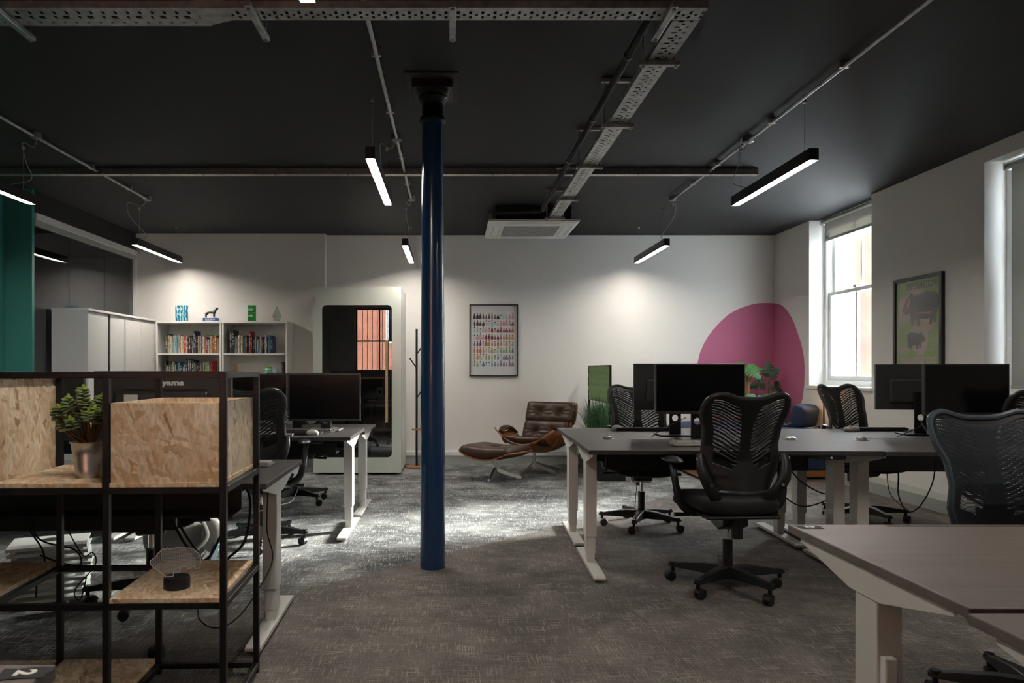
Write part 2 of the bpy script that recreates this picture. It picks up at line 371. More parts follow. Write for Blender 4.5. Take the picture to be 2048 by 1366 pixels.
# skirtings with sloping tops
def skirt(name,pts,inv=1):
    pass
sk=[(0,0),(.04,0),(.04,.105),(0,.155)]
struct(MB().prism([(XW-a,z) for a,z in sk],YF,YB,'y'),'baseboard_right',SKIRT)
struct(MB().prism([(YB-a,z) for a,z in sk],-1.61,XW-.04,'x').prism([(9.03-a,z) for a,z in sk],XL,-1.61,'x'),'baseboard_back',SKIRT)
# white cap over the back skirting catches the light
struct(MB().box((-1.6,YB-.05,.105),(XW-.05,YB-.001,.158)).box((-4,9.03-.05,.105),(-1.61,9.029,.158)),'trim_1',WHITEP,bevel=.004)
# pink mural blob over the corner
def px_back(px,py,Y=YB): return ((px-905)*Y/1430, 1.19-(py-741)*Y/1430)
bk=[(3.135,1.19+13*.0064),(3.10,.95),(3.14,.7),(3.3,.5),(XW,.42)]
crv=[(1395.4,724.4),(1400,705),(1407.7,687.5),(1416,673),(1426,659.8),(1441,643),(1456.9,629),(1472,620),(1487.6,613.7),(1503,609),(1518,606.3),(1534,606),(1549,606.6)]
pb=[px_back(*p) for p in crv]
poly=pb+[(XW,.42),(3.6,.45),(3.3,.58),(3.14,.8),(3.09,1.05)]
cr=[(1549.7,606.6),(1557,608),(1564.5,611),(1574,621),(1583,635),(1590,650),(1595,666),(1600.5,681),(1604.5,696.7),(1607.5,712),(1609,727.5),(1609.6,743),(1609,758),(1608,774),(1606,789)]
pr=[]
for px,py in cr:
    Y=XW*1430/(px-905); pr.append((Y,1.19-(py-741)*Y/1430))
pr=[(YB,pr[0][1])]+pr[1:]+[(8.42,.85),(8.6,.62),(YB,.42)]
m=MB().prism([(x,z) for x,z in poly],YB-.0015,YB-.0002,'y').prism(pr,XW-.0015,XW-.0002,'x')
tag(m.build('wall_mural',PINK),'pink rounded blob painted across the back wall corner','mural')
# windows -------------------------------------------------------
def sash_window(name,a,b,z0,z1,x=XW+.2,meet=None,bars=1):
    t=root(name,(x,0,0),kind='structure')
    f=.055; meet=meet or (z0+z1)/2
    MB().box((-.03,a,z0),(.1,a+f,z1)).box((-.03,b-f,z0),(.1,b,z1)).box((-.03,a+f,z1-f),(.1,b-f,z1)).box((-.03,a+f,z0),(.1,b-f,z0+.06)).build('frame',WHITEP,t,bevel=.004)
    def sash(nm,s0,s1,xo):
        g=.05
        mb=MB().box((xo,a+f,s0),(xo+.04,a+f+g,s1)).box((xo,b-f-g,s0),(xo+.04,b-f,s1)).box((xo,a+f+g,s0),(xo+.04,b-f-g,s0+g)).box((xo,a+f+g,s1-g*.8),(xo+.04,b-f-g,s1))
        c=(a+b)/2; mb.box((xo+.005,c-.014,s0+g),(xo+.035,c+.014,s1-g*.8))
        s=mb.build(nm,WHITEP,t,bevel=.004)
        MB().box((xo+.018,a+f+g,s0+g),(xo+.022,b-f-g,s1-g*.8)).build('pane',GLASS,s)
    sash('sash',z0+.06,meet+.02,-.005); sash('sash',meet-.02,z1-f,.045)
    MB().box((-.02,(a+b)/2-.03,meet+.02),(.01,(a+b)/2+.03,meet+.05)).build('catch',ALU,t)
    MB().box((XW-x-.03,a-.02,z0-.035),(-.03,b+.02,z0)).build('window_sill',WHITEP,t,bevel=.004)
    return t
sash_window('window_1',7.03,8.26,1.02,H,meet=2.06)
sash_window('window_2',4.05,5.54,1.02,2.80)
sash_window('window_3_unseen',1.0,2.5,1.02,2.80)  # out of view, added to give the foreground soft daylight
BLIND=mat('roller_blind_fabric',(.42,.41,.39),.9,bump=.4,bscale=700)
# make the blind cloth let some daylight through
def cloth_translucent(m,f,col):
    nt=m.node_tree;N=nt.nodes;L=nt.links;b=N['Principled BSDF'];o=N['Material Output'];tr=N.new('ShaderNodeBsdfTranslucent');tr.inputs[0].default_value=(*col,1);mx=N.new('ShaderNodeMixShader');mx.inputs[0].default_value=f
    L.new(b.outputs[0],mx.inputs[1]);L.new(tr.outputs[0],mx.inputs[2]);L.new(mx.outputs[0],o.inputs[0])
cloth_translucent(BLIND,.35,(.34,.33,.30))
def blind(a,b,zt,zb,lab,x=XW+.125):
    t=root('roller_blind',(x,(a+b)/2,zt),0,lab,'blind','window roller blinds'); w=(b-a)/2
    MB().cyl((0,-w,-.03),(0,w,-.03),.022).build('roller',SKIRT,t,smooth=True)
    MB().box((.02,-w+.015,zb-zt+.03),(.022,w-.015,-.02)).build('blind_cloth',BLIND,t)
    MB().box((.012,-w+.015,zb-zt),(.03,w-.015,zb-zt+.03)).build('bottom_bar',SKIRT,t,bevel=.004)
    MB().box((-.028,-w-.006,-.058),(.03,-w,0)).box((-.028,w,-.058),(.03,w+.006,0)).build('end_bracket',WHITEPL,t)
blind(7.1,8.2,2.915,2.66,'short grey roller blind rolled up at the top of the bright window beside the mural')
blind(4.09,5.47,2.78,1.05,'grey roller blind pulled down over the window at the right edge')
blind(1.04,2.46,2.78,1.05,'grey roller blind pulled down over the added unseen window beside the foreground desk')  # lowered over the added window to diffuse its light
# window behind camera with steel bars
t=root('window_4',(0,YF-.12,0),kind='structure')
x0,x1,z0,z1=W4
mb=MB().box((x0,-.05,z0),(x0+.05,.05,z1)).box((x1-.05,-.05,z0),(x1,.05,z1)).box((x0+.05,-.05,z0),(x1-.05,.05,z0+.06)).box((x0+.05,-.05,z1-.05),(x1-.05,.05,z1)).box((x0+.05,-.02,1.95),(x1-.05,.02,1.99)).box(((x0+x1)/2-.02,-.02,z0+.06),((x0+x1)/2+.02,.02,z1-.05))
mb.build('frame',STEELB,t)
mb=MB()
n=9
for i in range(1,n): 
    x=x0+.05+(x1-x0-.1)*i/n; mb.box((x-.008,-.07,z0),(x+.008,-.055,z1))
mb.build('bars',STEELB,t)
MB().box((x0+.05,0,z0+.06),(x1-.05,.004,z1-.05)).build('pane',GLASS,t)
# buildings outside
BW=mat('pale_render',(.8,.8,.8),.8); 
BRICK2=mat('pale_grey_render',(.42,.43,.44),.85)
t=root('building',(0,0,-3),0,'pale facade with a red sandstone pier seen through the bright uncovered window','building')
MB().box((12,5.5,0),(12.6,34,6.2)).build('wall',BW,t)
MB().box((6.9,-6,0),(8.5,8.5,13)).build('light_blocking_wing',BRICK2,t)  # unseen block added to keep sky light off the back wall
MB().box((7.25,12.85,0),(7.65,13.35,11)).build('pier',mat('red_sandstone',(.085,.030,.019),.9,noise=.25,nscale=2),t)
for k in range(4):
    MB().box((7.56,14.3+k*.75,0),(7.6,14.34+k*.75,8)).build('downpipe',STEELB,t)
MB().box((7.56,13.3,5.9),(7.6,17.5,5.94)).box((7.56,13.3,4.2),(7.6,17.5,4.23)).build('railing',STEELB,t)
t=root('building',(0,0,-3),0,'red brick building reflected in the glass booth door','building')
MB().box((-8,-6.0,0),(4,-5.2,9)).build('wall',BRICK,t)
for i in range(3):
    f=MB().box((-5+i*3,-5.22,5.0),(-3.9+i*3,-5.16,7.0)).build('window',WHITEP,t)
    MB().box((-4.92+i*3,-5.18,5.08),(-3.98+i*3,-5.14,6.92)).build('pane',SCREEN,f)
# window portals: tell the renderer where daylight enters
def portal(x,a,b,z0,z1,rot,loc):
    l=bpy.data.lights.new('daylight','AREA'); l.shape='RECTANGLE'; l.size=a; l.size_y=b
    l.cycles.is_portal=True
    o=bpy.data.objects.new('daylight_portal',l); COL.objects.link(o); o.location=loc; o.rotation_euler=rot
for (a,b,z0,z1) in WIN: portal(0,z1-z0,b-a,0,0,(0,PI/2,0),(XO+.02,(a+b)/2,(z0+z1)/2))
portal(0,W4[1]-W4[0],W4[3]-W4[2],0,0,(PI/2,0,0),((W4[0]+W4[1])/2,YF-.25,(W4[2]+W4[3])/2))
sl_=bpy.data.lights.new('low_sun','SUN'); sl_.energy=14; sl_.angle=math.radians(10); sl_.color=(1,.97,.93)
so=bpy.data.objects.new('low_sun',sl_); COL.objects.link(so); so.location=(20,16,9)
so.rotation_euler=Vector((math.cos(math.atan(.5)),math.sin(math.atan(.5)),math.tan(math.radians(18)))).to_track_quat('Z','Y').to_euler()
# ------------------------------------------------------------------ ceiling lights
LAMPS=[(-3.32,4.4,'black linear pendant light cut off by the left picture edge, above the teal wall'),(-3.32,7.46,'black linear pendant light hanging above the white cabinets by the glass partition'),
(-.515,1.30,'linear pendant light barely visible at the top edge above the steel tray'),(-.51,4.42,'black linear pendant light hanging just left of the blue column, nearer one'),(-.50,7.5,'small distant linear pendant light beside the blue column above the booth'),
(2.25,1.3,'unseen linear pendant light added over the foreground desk'),(2.25,4.45,'large black linear pendant light hanging over the right desks'),(2.25,7.5,'distant linear pendant light in front of the back wall near the mural')]  # first one is out of view, continues the row, added for its light
LP=None
for i,(x,y,lab) in enumerate(LAMPS):
    L_=1.25
    if LP is None:
        LP=root('pendant_light',(x,y,2.5),0,lab,'ceiling light','linear pendant lights')
        MB().box((-.03,0,.018),(.03,L_,.075)).box((-.03,0,.0),(-.027,L_,.018)).box((.027,0,.0),(.03,L_,.018)).box((-.027,0,.0),(.027,.003,.018)).box((-.027,L_-.003,.0),(.027,L_,.018)).build('housing',STEELB,LP)
        MB().box((-.0265,.004,.011),(.0265,L_-.004,.0175)).build('diffuser',LAMPE,LP)
        for yy in (.12,L_-.12):
            MB().cyl((0,yy,.075),(0,yy,.41),.0012,n=5).build('suspension_wire',ALU,LP)
            MB().cyl((0,yy,.075),(0,yy,.092),.006,n=8).build('wire_gripper',ALU,LP); MB().cyl((0,yy,.4),(0,yy,.42),.012,n=8).build('ceiling_fixing',ALU,LP)
    else: dup(LP,(x,y,2.5),0,lab)
# power conduits with junction boxes
def conduit(x,y0,y1,lab,boxes,clips,feeds,dx):
    t=root('conduit',(x,y0,2.89),0,lab,'conduit','ceiling cable conduits')
    MB().cyl((0,0,0),(0,y1-y0,0),.0115,n=10).build('tube',ALU if 0 else GALV,t,smooth=True)
    for y in boxes:
        MB().lathe([(.034,-.012),(.04,-.008),(.04,.03)],(0,y-y0,0),20).build('junction_box',GALVD,t,smooth=True)
    for y in clips:
        MB().box((-.026,y-y0-.012,-.008),(.026,y-y0+.012,.03)).build('saddle_clip',GALV,t,bevel=.002)
    for (y,ly,off) in feeds:
        p=spline([(0,y-y0,-.01),(off*.4,y-y0+.03,-.06),(off*1.0,y-y0+.02,-.03),(off*1.0,y-y0+.06,-.16),(off*1.02,ly-y0,-.27),(dx,ly-y0,-.31)],6)
        MB().tube(p,.0035,6).build('feed_cable',mat('grey_cable',(.3,.3,.29),.5) if 'gc' not in M_ else M_['gc'],t,smooth=True)
conduit(-3.03,1.0,7.1,'thin metal conduit on the ceiling over the left glass partition',(5.2,7.1),(2.2,3.4,4.3,6.0,6.7),((5.22,5.35,-.12),(7.1,7.56,-.2)),-.29)
conduit(-.41,0.5,7.1,'thin metal conduit on the ceiling left of the blue column',(2.4,5.25,7.1),(1.2,3.85,4.7,5.7,6.5),((5.25,5.5,-.12),(7.1,7.6,-.05)),-.10)
conduit(2.19,1.5,7.1,'thin metal conduit on the ceiling over the right desks',(5.3,7.1),(2.2,3.1,4.0,4.9,5.9,6.5),((5.3,5.45,-.05),(7.1,7.6,.03)),.06)
t=root('trunking',(0,6.1,2.92),0,'long square steel cable trunking running across the ceiling','trunking')
MB().box((-8 if 0 else -4.25,0,-.052),(2.61,.05,-.001)).build('channel',GALVD,t,bevel=.003)
MB().box((-4.25,-.004,-.058),(2.61,.054,-.05)).build('lid',GALV,t,bevel=.002)
mb=MB()
for k in range(11): mb.box((-4+.62*k,-.006,-.059),(-3.985+.62*k,.056,-.0505))
mb.build('joint',GALVD,t)
# perforated trays
def tray(t,name,L_,W_,M,along=True,lip=.012):
    c=.0125; nu=int(round(W_/c)); nv=int(round(L_/c)); cu=W_/nu; cv=L_/nv
    def skip(i,j):
        if i==0 or i==nu-1: return False
        a=j%4; b=i%2; q=(j//4)%2
        if i in (2,nu-3): return a in (0,)and True
        if nu>10 and i in (5,6): return a==1 or a==2 and q
        if i in (nu//2,): return a in (2,)
        return a==0 and (i%3==0)
    mb=MB().grid(lambda u,v:((u-.5)*W_,v*L_,0),nu,nv,skip,M)
    mb.grid(lambda u,v:(-W_/2,v*L_,u*.03),4,nv,lambda i,j:i==1 and j%4 in(0,1),M).grid(lambda u,v:(W_/2,v*L_,u*.03),4,nv,lambda i,j:i==1 and j%4 in(0,1),M)
    return mb.build(name,GALV,t,solid=.0012)
def strut(t,name,c,L_,ax,rods=True):
    d=(L_,.028,.022) if ax=='x' else (.028,L_,.022)
    o=MB().cb(c,d).build(name,GALV,t,bevel=.003)
    for s in (-1,1):
        q=(c[0]+s*(L_/2-.018),c[1],c[2]) if ax=='x' else (c[0],c[1]+s*(L_/2-.018),c[2])
        mb=MB().cyl((q[0],q[1],q[2]-.02),(q[0],q[1],q[2]-.01),.008,n=6)
        if rods: mb.cyl((q[0],q[1],q[2]-.02),(q[0],q[1],2.9),.004,n=6)
        mb.build('threaded_rod',GALV,o)
    if rods: 
        MB().cb((c[0],c[1],2.905),d).build('ceiling_channel',GALV,o,bevel=.003)
t=root('cable_tray',(0,0,0),0,'perforated steel cable tray running away along the ceiling to the air conditioner','cable tray')
tray(t,'tray_bed',3.865,.11,T(.975,2.985,2.65))
for y in (3.37,4.23,5.08,6.05,6.80): strut(t,'hanger',(.975,y,2.636),.19,'x')
t=root('cable_tray',(0,0,0),0,'perforated steel cable tray crossing the ceiling along the top picture edge','cable tray')
tray(t,'tray_bed',1.95,.10,T(1.03,2.93,2.65,rz=PI/2))
tray(t,'tray_bed',2.0,.15,T(-1.02,2.955,2.65,rz=PI/2))
MB().prism([(-.92,2.88),(-.92,2.98),(-1.04,3.03),(-1.04,2.88)],2.649,2.651,'z').prism([(-.92,2.8795),(-1.04,2.8795),(-1.04,2.8775),(-.92,2.8775)],2.65,2.682,'z').build('reducer',GALV,t)
MB().box((-3.05,2.878,2.65),(1.03,2.8795,2.664)).build('tray_lip',GALV,t)
for x in (-1.83,-.81,0,.88): strut(t,'hanger',(x,2.97,2.636),.30,'y',rods=True)
mb=MB()
for k in range(5):
    p=spline([(-3+k*.02,2.93+.012*k,2.658),(-2,2.93+.01*k,2.66),(-1,2.91+.012*k,2.657),(0,2.91+.013*k,2.66),(.9,2.92+.012*k,2.66),(.96+.01*k,3.1,2.66),(.955+.012*k,4.5,2.66),(.95+.012*k,6.4,2.66)],5); mb.tube(p,.005,5)
tag(mb.build('cable_bundle',RUBBER,smooth=True),'black cables lying inside the perforated steel ceiling trays','cable')
t=root('pipe',(0,0,0),0,'black insulated pipe running beside the cable tray to the air conditioner','pipe')
MB().tube([(.89,2.6,2.78),(.885,7.0,2.78)],.019,12).tube(spline([(.885,7.0,2.78),(.88,7.15,2.79),(.5,7.28,2.80),(.42,7.32,2.80)],6),.019,12).build('tube',RUBBER,t,smooth=True)
for y in (3.6,4.5,5.4,6.3): MB().cyl((.887,y,2.78),(.887,y+.03,2.78),.023,n=12).build('tape_collar',PLAST,t)
# air conditioner
t=root('air_conditioner',(.85,7.9,2.73),0,'white square ceiling cassette air conditioner hanging below its black body','air conditioner')
MB().box((-.40,-.4,.03),(.40,.4,.185)).build('body',PLAST,t,bevel=.004)
s=.475
mb=MB(); 
pr=[(s,.03),(s,.012),(s-.03,-.004),(.30,-.006),(.30,.02)]
for k in range(len(pr)-1):
    a,za=pr[k]; b,zb=pr[k+1]
    for q in range(4):
        c0=[(-1,-1),(1,-1),(1,1),(-1,1)][q]; c1=[(1,-1),(1,1),(-1,1),(-1,-1)][q]
        mb.add([(c0[0]*a,c0[1]*a,za),(c1[0]*a,c1[1]*a,za),(c1[0]*b,c1[1]*b,zb),(c0[0]*b,c0[1]*b,zb)],[(0,1,2,3)])
mb.box((-s,-s,.028),(s,s,.032))
mb.build('panel',WHITEPL,t,weld=True)
mb=MB().box((-.3,-.3,.0),(.3,.3,.004)); mb.build('filter',PLAST,t)
mb=MB()
for k in range(22): y=-.29+k*.58/21; mb.box((-.3,y-.0035,-.0015),(.3,y+.0035,-.0005))
for k in range(26): x=-.3+k*.6/25; mb.box((x-.002,-.3,-.0022),(x+.002,.3,-.0016))
mb.build('grille',WHITEPL,t)
for rz in range(4):
    MB().box((-.26,.345,-.0065),(.26,.405,-.0035),T(rz=rz*PI/2)).build('louvre',WHITEP,t)
    MB().box((-.27,.335,-.0055),(.27,.338,-.0045),T(rz=rz*PI/2)).box((-.27,.41,-.0055),(.27,.413,-.0045),T(rz=rz*PI/2)).build('louvre_slot',PLAST,t)
for q in ((-.44,-.2),(.44,-.2),(-.44,.3),(.44,.3)): MB().cyl((q[0],q[1],.03),(q[0],q[1],.19),.005,n=6).cb((q[0],q[1],.09),(.03,.04,.12)).build('hanging_bracket',GALV,t)
MB().box((-.02,-.43,.09),(.05,-.40,.14)).tube(spline([(-.0,-.42,.09),(.02,-.44,.05),(.15,-.43,.035)],6),.005,6).build('wire_box',PLAST,t)
# iron column
t=root('column',(-.12,4.33,0),0,kind='structure')
t.name='column'; tag(t,'tall blue painted cast iron column standing in the middle of the carpet','column')
MB().lathe([(.0765,0),(.0765,.02),(.0745,.3),(.0735,.62),(.0745,.64),(.0735,.66),(.072,1.3),(.070,1.6),(.066,2.2),(.0635,2.68)],(0,0,0),48).build('shaft',BLUE,t,smooth=True)
BL2=mat('black_ironwork_paint',(.004,.005,.007),.5,spec=.3)
MB().lathe([(.0637,2.68),(.076,2.69),(.08,2.70),(.076,2.715),(.065,2.725),(.063,2.80),(.078,2.81),(.092,2.83),(.085,2.845),(.1,2.86)],(0,0,0),40).build('capital',BL2,t,smooth=True,angle=.9)
MB().cb((0,0,2.885),(.24,.24,.05)).cb((0,0,2.862),(.19,.19,.02)).build('abacus',BL2,t,bevel=.006)
MB().cb((0,.03,2.914),(.31,.46,.01)).build('ceiling_plate',mat('dark_plate',(.016,.016,.016),.7,noise=.5,nscale=30),t)
# ------------------------------------------------------------------ desks  (local: centre on floor, user side = -y for face=1)
def make_desk(mt, name='desk', lx=.732):
    t=root(name,(0,0,0))
    zt=.0
    o=MB().box((-.8,-.4,.715),(.8,.4,.74)).build('desktop',mt,t,bevel=.004,seg=3)
    for s in (-1,1):
        x=s*lx
        leg=MB().cb((x,0,.45),(.066,.10,.53)).build('leg',LEGW,t,bevel=.004)
        MB().cb((x,0,.135),(.054,.085,.10)).build('middle_stage',LEGW,leg,bevel=.003)
        MB().cb((x,0,.075),(.046,.076,.09)).build('inner_stage',LEGW,leg,bevel=.003)
        MB().prism([(-.34,.713),(.34,.713),(.34,.698),(.07,.635),(-.07,.635),(-.34,.698)],x+s*.033,x+s*.038,'x').build('bracket',LEGW,leg,bevel=.002)
        MB().cb((x,0,.709),(.06,.56,.012)).build('top_rail',LEGW,leg)
        if mt is DESK_LIT and s<0: MB().box((x-.026,-.075,.06),(x+.006,-.05,.49)).build('cable_riser',WHITEPL,leg,bevel=.004)
        f=MB().prism([(-.355,.016),(.355,.016),(.355,.03),(.33,.036),(-.33,.036),(-.355,.03)],x-.034,x+.034,'x').build('foot',LEGW,leg,bevel=.002)
        for sy in (-1,1): MB().lathe([(.02,0),(.022,.006),(.01,.010),(.008,.018)],(x,sy*.325,0),14).build('leveller',GALVD,f)
    MB().box((-.7,-.03,.655),(.7,.03,.70)).build('crossbeam',STEELB,t)
    MB().box((-.62,.10,.565),(.62,.112,.712)).box((-.62,.112,.565),(.62,.25,.575)).build('cable_basket',STEELB,t)
    c=MB().box((.44,-.392,.693),(.60,-.33,.714)).build('height_control',PLAST,t,bevel=.003)
    MB().cyl((.52,-.393,.703),(.52,-.395,.703),.006,n=12).build('button',WHITEPL,c)
    for x in ((-.58,.58) if mt is DESK else ()):
        g=MB().lathe([(.042,.739),(.042,.7425),(.036,.7435)],(x,.26,0),24,sx=1).build('cable_port',ALU,t,smooth=True)
        MB().lathe([(.0,0),(.030,.002),(.032,.010),(.02,.016),(.0,.018)],(x,.26,.742),20,M=None).build('port_flap',ALU,g,smooth=True)
    MB().box((-.5,.372,.7395),(.5,.384,.741)).build('wire_slot',RUBBER,t)
    return t
def set_desk(t,cx,cy,rz,h,lab,grp='height adjustable desks'):
    t.location=(cx,cy,0); t.rotation_euler=(0,0,rz); t['label']=lab; t['category']='desk'; t['group']=grp
    t.scale=(1,1,h/.74)
    return t
D0=make_desk(DESK)
rr=math.radians(-2.0)
def rp(x,y,a,ox,oy): return (ox+x*math.cos(a)-y*math.sin(a), oy+x*math.sin(a)+y*math.cos(a))
# right pair 1/2 : front-left corner of the block at (.754,3.95)
O=(.754,3.95)
def blk(x,y): return rp(x,y,rr,*O)
desks={}
p=blk(.80,.40); set_desk(D0,*p,rr,.75,'near dark desk of the right bank, with the office chair pulled up and pale keyboard')
desks['A1']=D0
def nd(key,p,rz,h,lab,src=D0,**k):
    d=copy_tree(src); set_desk(d,p[0],p[1],rz,h,lab,**k); desks[key]=d; return d
nd('A2',blk(.80,1.205),rr+PI,.745,'dark desk behind the near right one, facing the lounge chair and the tall grass')
nd('B1',blk(2.405,.40),rr,.748,'near dark desk under the right monitor, its end beside the right foreground chair')
nd('B2',blk(2.405,1.205),rr+PI,.742,'dark desk nearest the window wall, behind the right monitor')
# left banks
nd('C1',(-1.575,3.32),math.radians(1.5)+PI,.725,'dark desk end directly behind the black shelf frame')
nd('C2',(-3.18,3.28),math.radians(1.5)+PI,.725,'dark desk behind the strand board box at the left edge')
nd('E1',(-1.50,5.30),0,.733,'far left dark desk carrying the black monitor with a silver foot')
nd('E2',(-1.50,6.12),PI,.700,'furthest dark desk, in front of the glass booth door')
nd('E3',(-3.11,5.30),0,.733,'far left dark desk further left, mostly behind the shelf frame')
nd('E4',(-3.11,6.12),PI,.700,'furthest dark desk beside the white cabinets')
for key in ('A2','B2','C1','C2','E2','E4'):
    for ch in [o for o in bpy.data.objects if o.parent is desks[key] and o.name.startswith('cable_port')]:
        for g in [o for o in bpy.data.objects if o.parent is ch]: bpy.data.objects.remove(g)
        bpy.data.objects.remove(ch)
# foreground
D1=make_desk(DESK_LIT,lx=.75); set_desk(D1,1.066+.8,1.875,0,.70,'foreground desk coloured as lamp lit, its far corner beside the right chair'); desks['F1']=D1
nd('F2',(1.04+.8,1.045),PI,.70,'desk corner coloured as lamp lit at the bottom right edge, in front of the gap',src=D1)
d=nd('G1',(-.62-.8,.72),0,.73,'desk corner coloured as lamp lit with a black number sticker at the bottom left edge',src=D1)
# number stickers
STK=mat('black_chalk_sticker',(.015,.015,.015),.7); CHALK=mat('chalk_white',(.85,.85,.8),.8)
def sticker(x,y,z,rz,lab,s=1):
    t=root('number_sticker',(x,y,z),rz,lab,'sticker','desk number stickers'); t.scale=(s,s,1)
    MB().prism([(-.045,-.022),(-.03,-.028),(.0,-.024),(.045,-.027),(.043,-.01),(.049,.0),(.045,.022),(.02,.026),(-.02,.022),(-.046,.026),(-.043,.0)],0.0003,.0012,'z').build('backing',STK,t)
    text('2',.05,CHALK,t,T(0,0,.0014,rz=-PI/2),bold=.002,depth=.0004,name='numeral')
sticker(-.650,1.085,.7302,math.radians(8),'black sticker with a white numeral 2 on the bottom left desk corner',.8)
sticker(1.115,2.235,.7002,0,'dark sticker with a pale numeral at the far corner of the foreground desk',.8)
# ------------------------------------------------------------------ office chair (faces +y)
def HW(z):
    P=[(.56,.13),(.61,.155),(.66,.185),(.717,.208),(.80,.198),(.883,.203),(.95,.226),(1.0,.242),(1.04,.247),(1.06,.243)]
    if z<=P[0][0]: return P[0][1]
    for (a,b),(c,d) in zip(P,P[1:]):
        if z<=c:
            t=(z-a)/(c-a); t=t*t*(3-2*t)*.5+t*.5; return b+(d-b)*t
    return P[-1][1]
def YC(z):
    P=[(.54,-.235),(.62,-.215),(.72,-.195),(.80,-.198),(.9,-.225),(1.0,-.262),(1.08,-.30)]
    for (a,b),(c,d) in zip(P,P[1:]):
        if z<=c:
            t=max(0,(z-a)/(c-a)); return b+(d-b)*t
    return P[-1][1]
def top_z(u): # saddle top, u in -1..1
    a=abs(u); z=1.045+.026*math.exp(-((a-.62)/.26)**2)
    if a>.78: z-= .085*((a-.78)/.22)**2.2
    return z
def back_pt(u,v,off=0):
    zb=.56+.0*abs(u); zt=top_z(u)
    vv=v
    z=zb+(zt-zb)*vv
    # ribs sweep up toward the sides in the middle of the back
    z+= .11*abs(u)**1.25*4*min(1,max(0,v))*(1-min(1,max(0,v)))
    z=min(z,zt)
    x=u*HW(z)
    return (x, YC(z)+.055*u*u+off, z)
def fab_pt(u,v):
    z=.56+(top_z(u)-.575)*v; return (u*HW(z),YC(z)+.055*u*u+.014,z)
def make_chair(fabric,rimm,name='office_chair'):
    t=root(name,(0,0,0))
    # slotted shell
    nu,nv=56,96
    def skip(i,j):
        u=abs((i+.5)/nu*2-1); v=(j+.5)/nv
        if v<.20 or v>.93: 
            return False
        if u<.13 or u>.80: return False
        if .20<=v<.26: return .36<u<.76 
        k=int((v-.26)/.67*34)
        if k%2==0:
            lim=.80-.12*abs(v-.6)
            lo=.13+.20*max(0,(v-.72))/.2*.6 if v>.72 else .13+.12*max(0,(.5-v))/.3
            return lo<u<lim
        return False
    sh=MB().grid(lambda a,b:back_pt(a*2-1,b),nu,nv,skip).build('backrest',PLAST,t,smooth=True,solid=.009)
    # front mesh: fine woven ribs
    mb=MB(); nr=74
    for j in range(nr):
        v0=.17+j*.81/nr; v1=v0+.81/nr*.62
        mb.grid(lambda a,b:fab_pt((a*2-1)*.96,v0+(v1-v0)*b),16,1)
    mb.build('mesh_fabric',fabric,sh)
    rim=[back_pt(-1,1-k/24,.004) for k in range(0,25)]+[back_pt(-1+2*k/20,0,.004) for k in range(1,21)]+[back_pt(1,k/24,.004) for k in range(1,25)]
    top=[back_pt(1-2*k/32,1,.004) for k in range(1,32)]
    MB().tube(rim+top+[rim[0]],.0115,8,caps=False).build('back_frame',rimm,sh,smooth=True)
    # side brackets carrying the back
    for s in (-1,1):
        p=spline([(s*.225,-.165,.755),(s*.228,-.185,.70),(s*.21,-.20,.63),(s*.17,-.19,.56),(s*.125,-.15,.50),(s*.11,-.06,.455)],6)
        rad=[.020+.012*math.sin(PI*k/(len(p)-1)) for k in range(len(p))]
        b=MB().tube(p,rad,10,flat=.6,up=(0,1,0)).build('back_bracket',PLAST,t,smooth=True)
        MB().cyl((s*.245,-.18,.73),(s*.25,-.18,.73),.009,n=12).cyl((s*.19,-.225,.60),(s*.19,-.229,.60),.008,n=12).build('pivot_bolt',ALU,b)
    # seat
    def seat(u,v,top=True):
        a=u*2-1; b=v*2-1
        w=.245*(1-.10*max(0,-b)); e=(1-abs(a)**5)*(1-abs(b)**6)
        y=.02+b*.245*(1-.13*abs(a)**4); x=a*w*(1-.13*b**4)
        z=.475+(.045 if top else -.045)*max(0,e)**.35
        if b>.5: z-= .05*((b-.5)/.5)**2
        z+= .012*a*a
        return (x,y,z)
    se=MB().grid(lambda u,v:seat(u,v,True),24,24).grid(lambda u,v:seat(u,v,False),24,24).build('seat',FAB,t,smooth=True,weld=True,angle=2)
    MB().cb((0,0,.425),(.40,.40,.02)).build('seat_pan',PLAST,t,bevel=.01)
    MB().prism([(-.10,.42),(.12,.42),(.08,.36),(-.03,.33),(-.10,.36)],-.07,.07,'x').build('tilt_mechanism',PLAST,t,bevel=.008)
    MB().cyl((-.27,.02,.405),(.27,.02,.405),.007,n=8).cyl((-.29,.02,.405),(-.20,.02,.405),.012,.010,n=10).cyl((.20,.02,.405),(.29,.02,.405),.010,.012,n=10).build('tilt_lever',PLAST,t,smooth=True)
    MB().cyl((0,-.11,.30),(0,-.11,.41),.03,n=16).build('tension_knob',PLAST,t,bevel=.004)
    for s in (-1,1):
        p=spline([(s*.295,.03,.69),(s*.30,.0,.64),(s*.295,-.03,.55),(s*.27,-.04,.47),(s*.21,-.03,.43),(s*.15,-.02,.425)],6)
        a=MB().tube(p,[.020]*12+[.024]*(len(p)-12),10,flat=.7,up=(0,1,0)).build('arm',PLAST,t,smooth=True)
        MB().ell((s*.295,.045,.705),(.044,.125,.018),20,10).build('armrest_pad',PLASTG if 0 else PLAST,a,smooth=True)
    MB().cyl((0,0,.115),(0,0,.27),.026,n=16).build('gas_lift_cover',PLAST,t,smooth=True)
    MB().cyl((0,0,.25),(0,0,.36),.014,n=16).build('gas_lift',CHROME,t,smooth=True)
    MB().lathe([(.03,.06),(.045,.075),(.05,.11),(.035,.125)],(0,0,0),20).build('base_hub',PLAST,t,smooth=True)
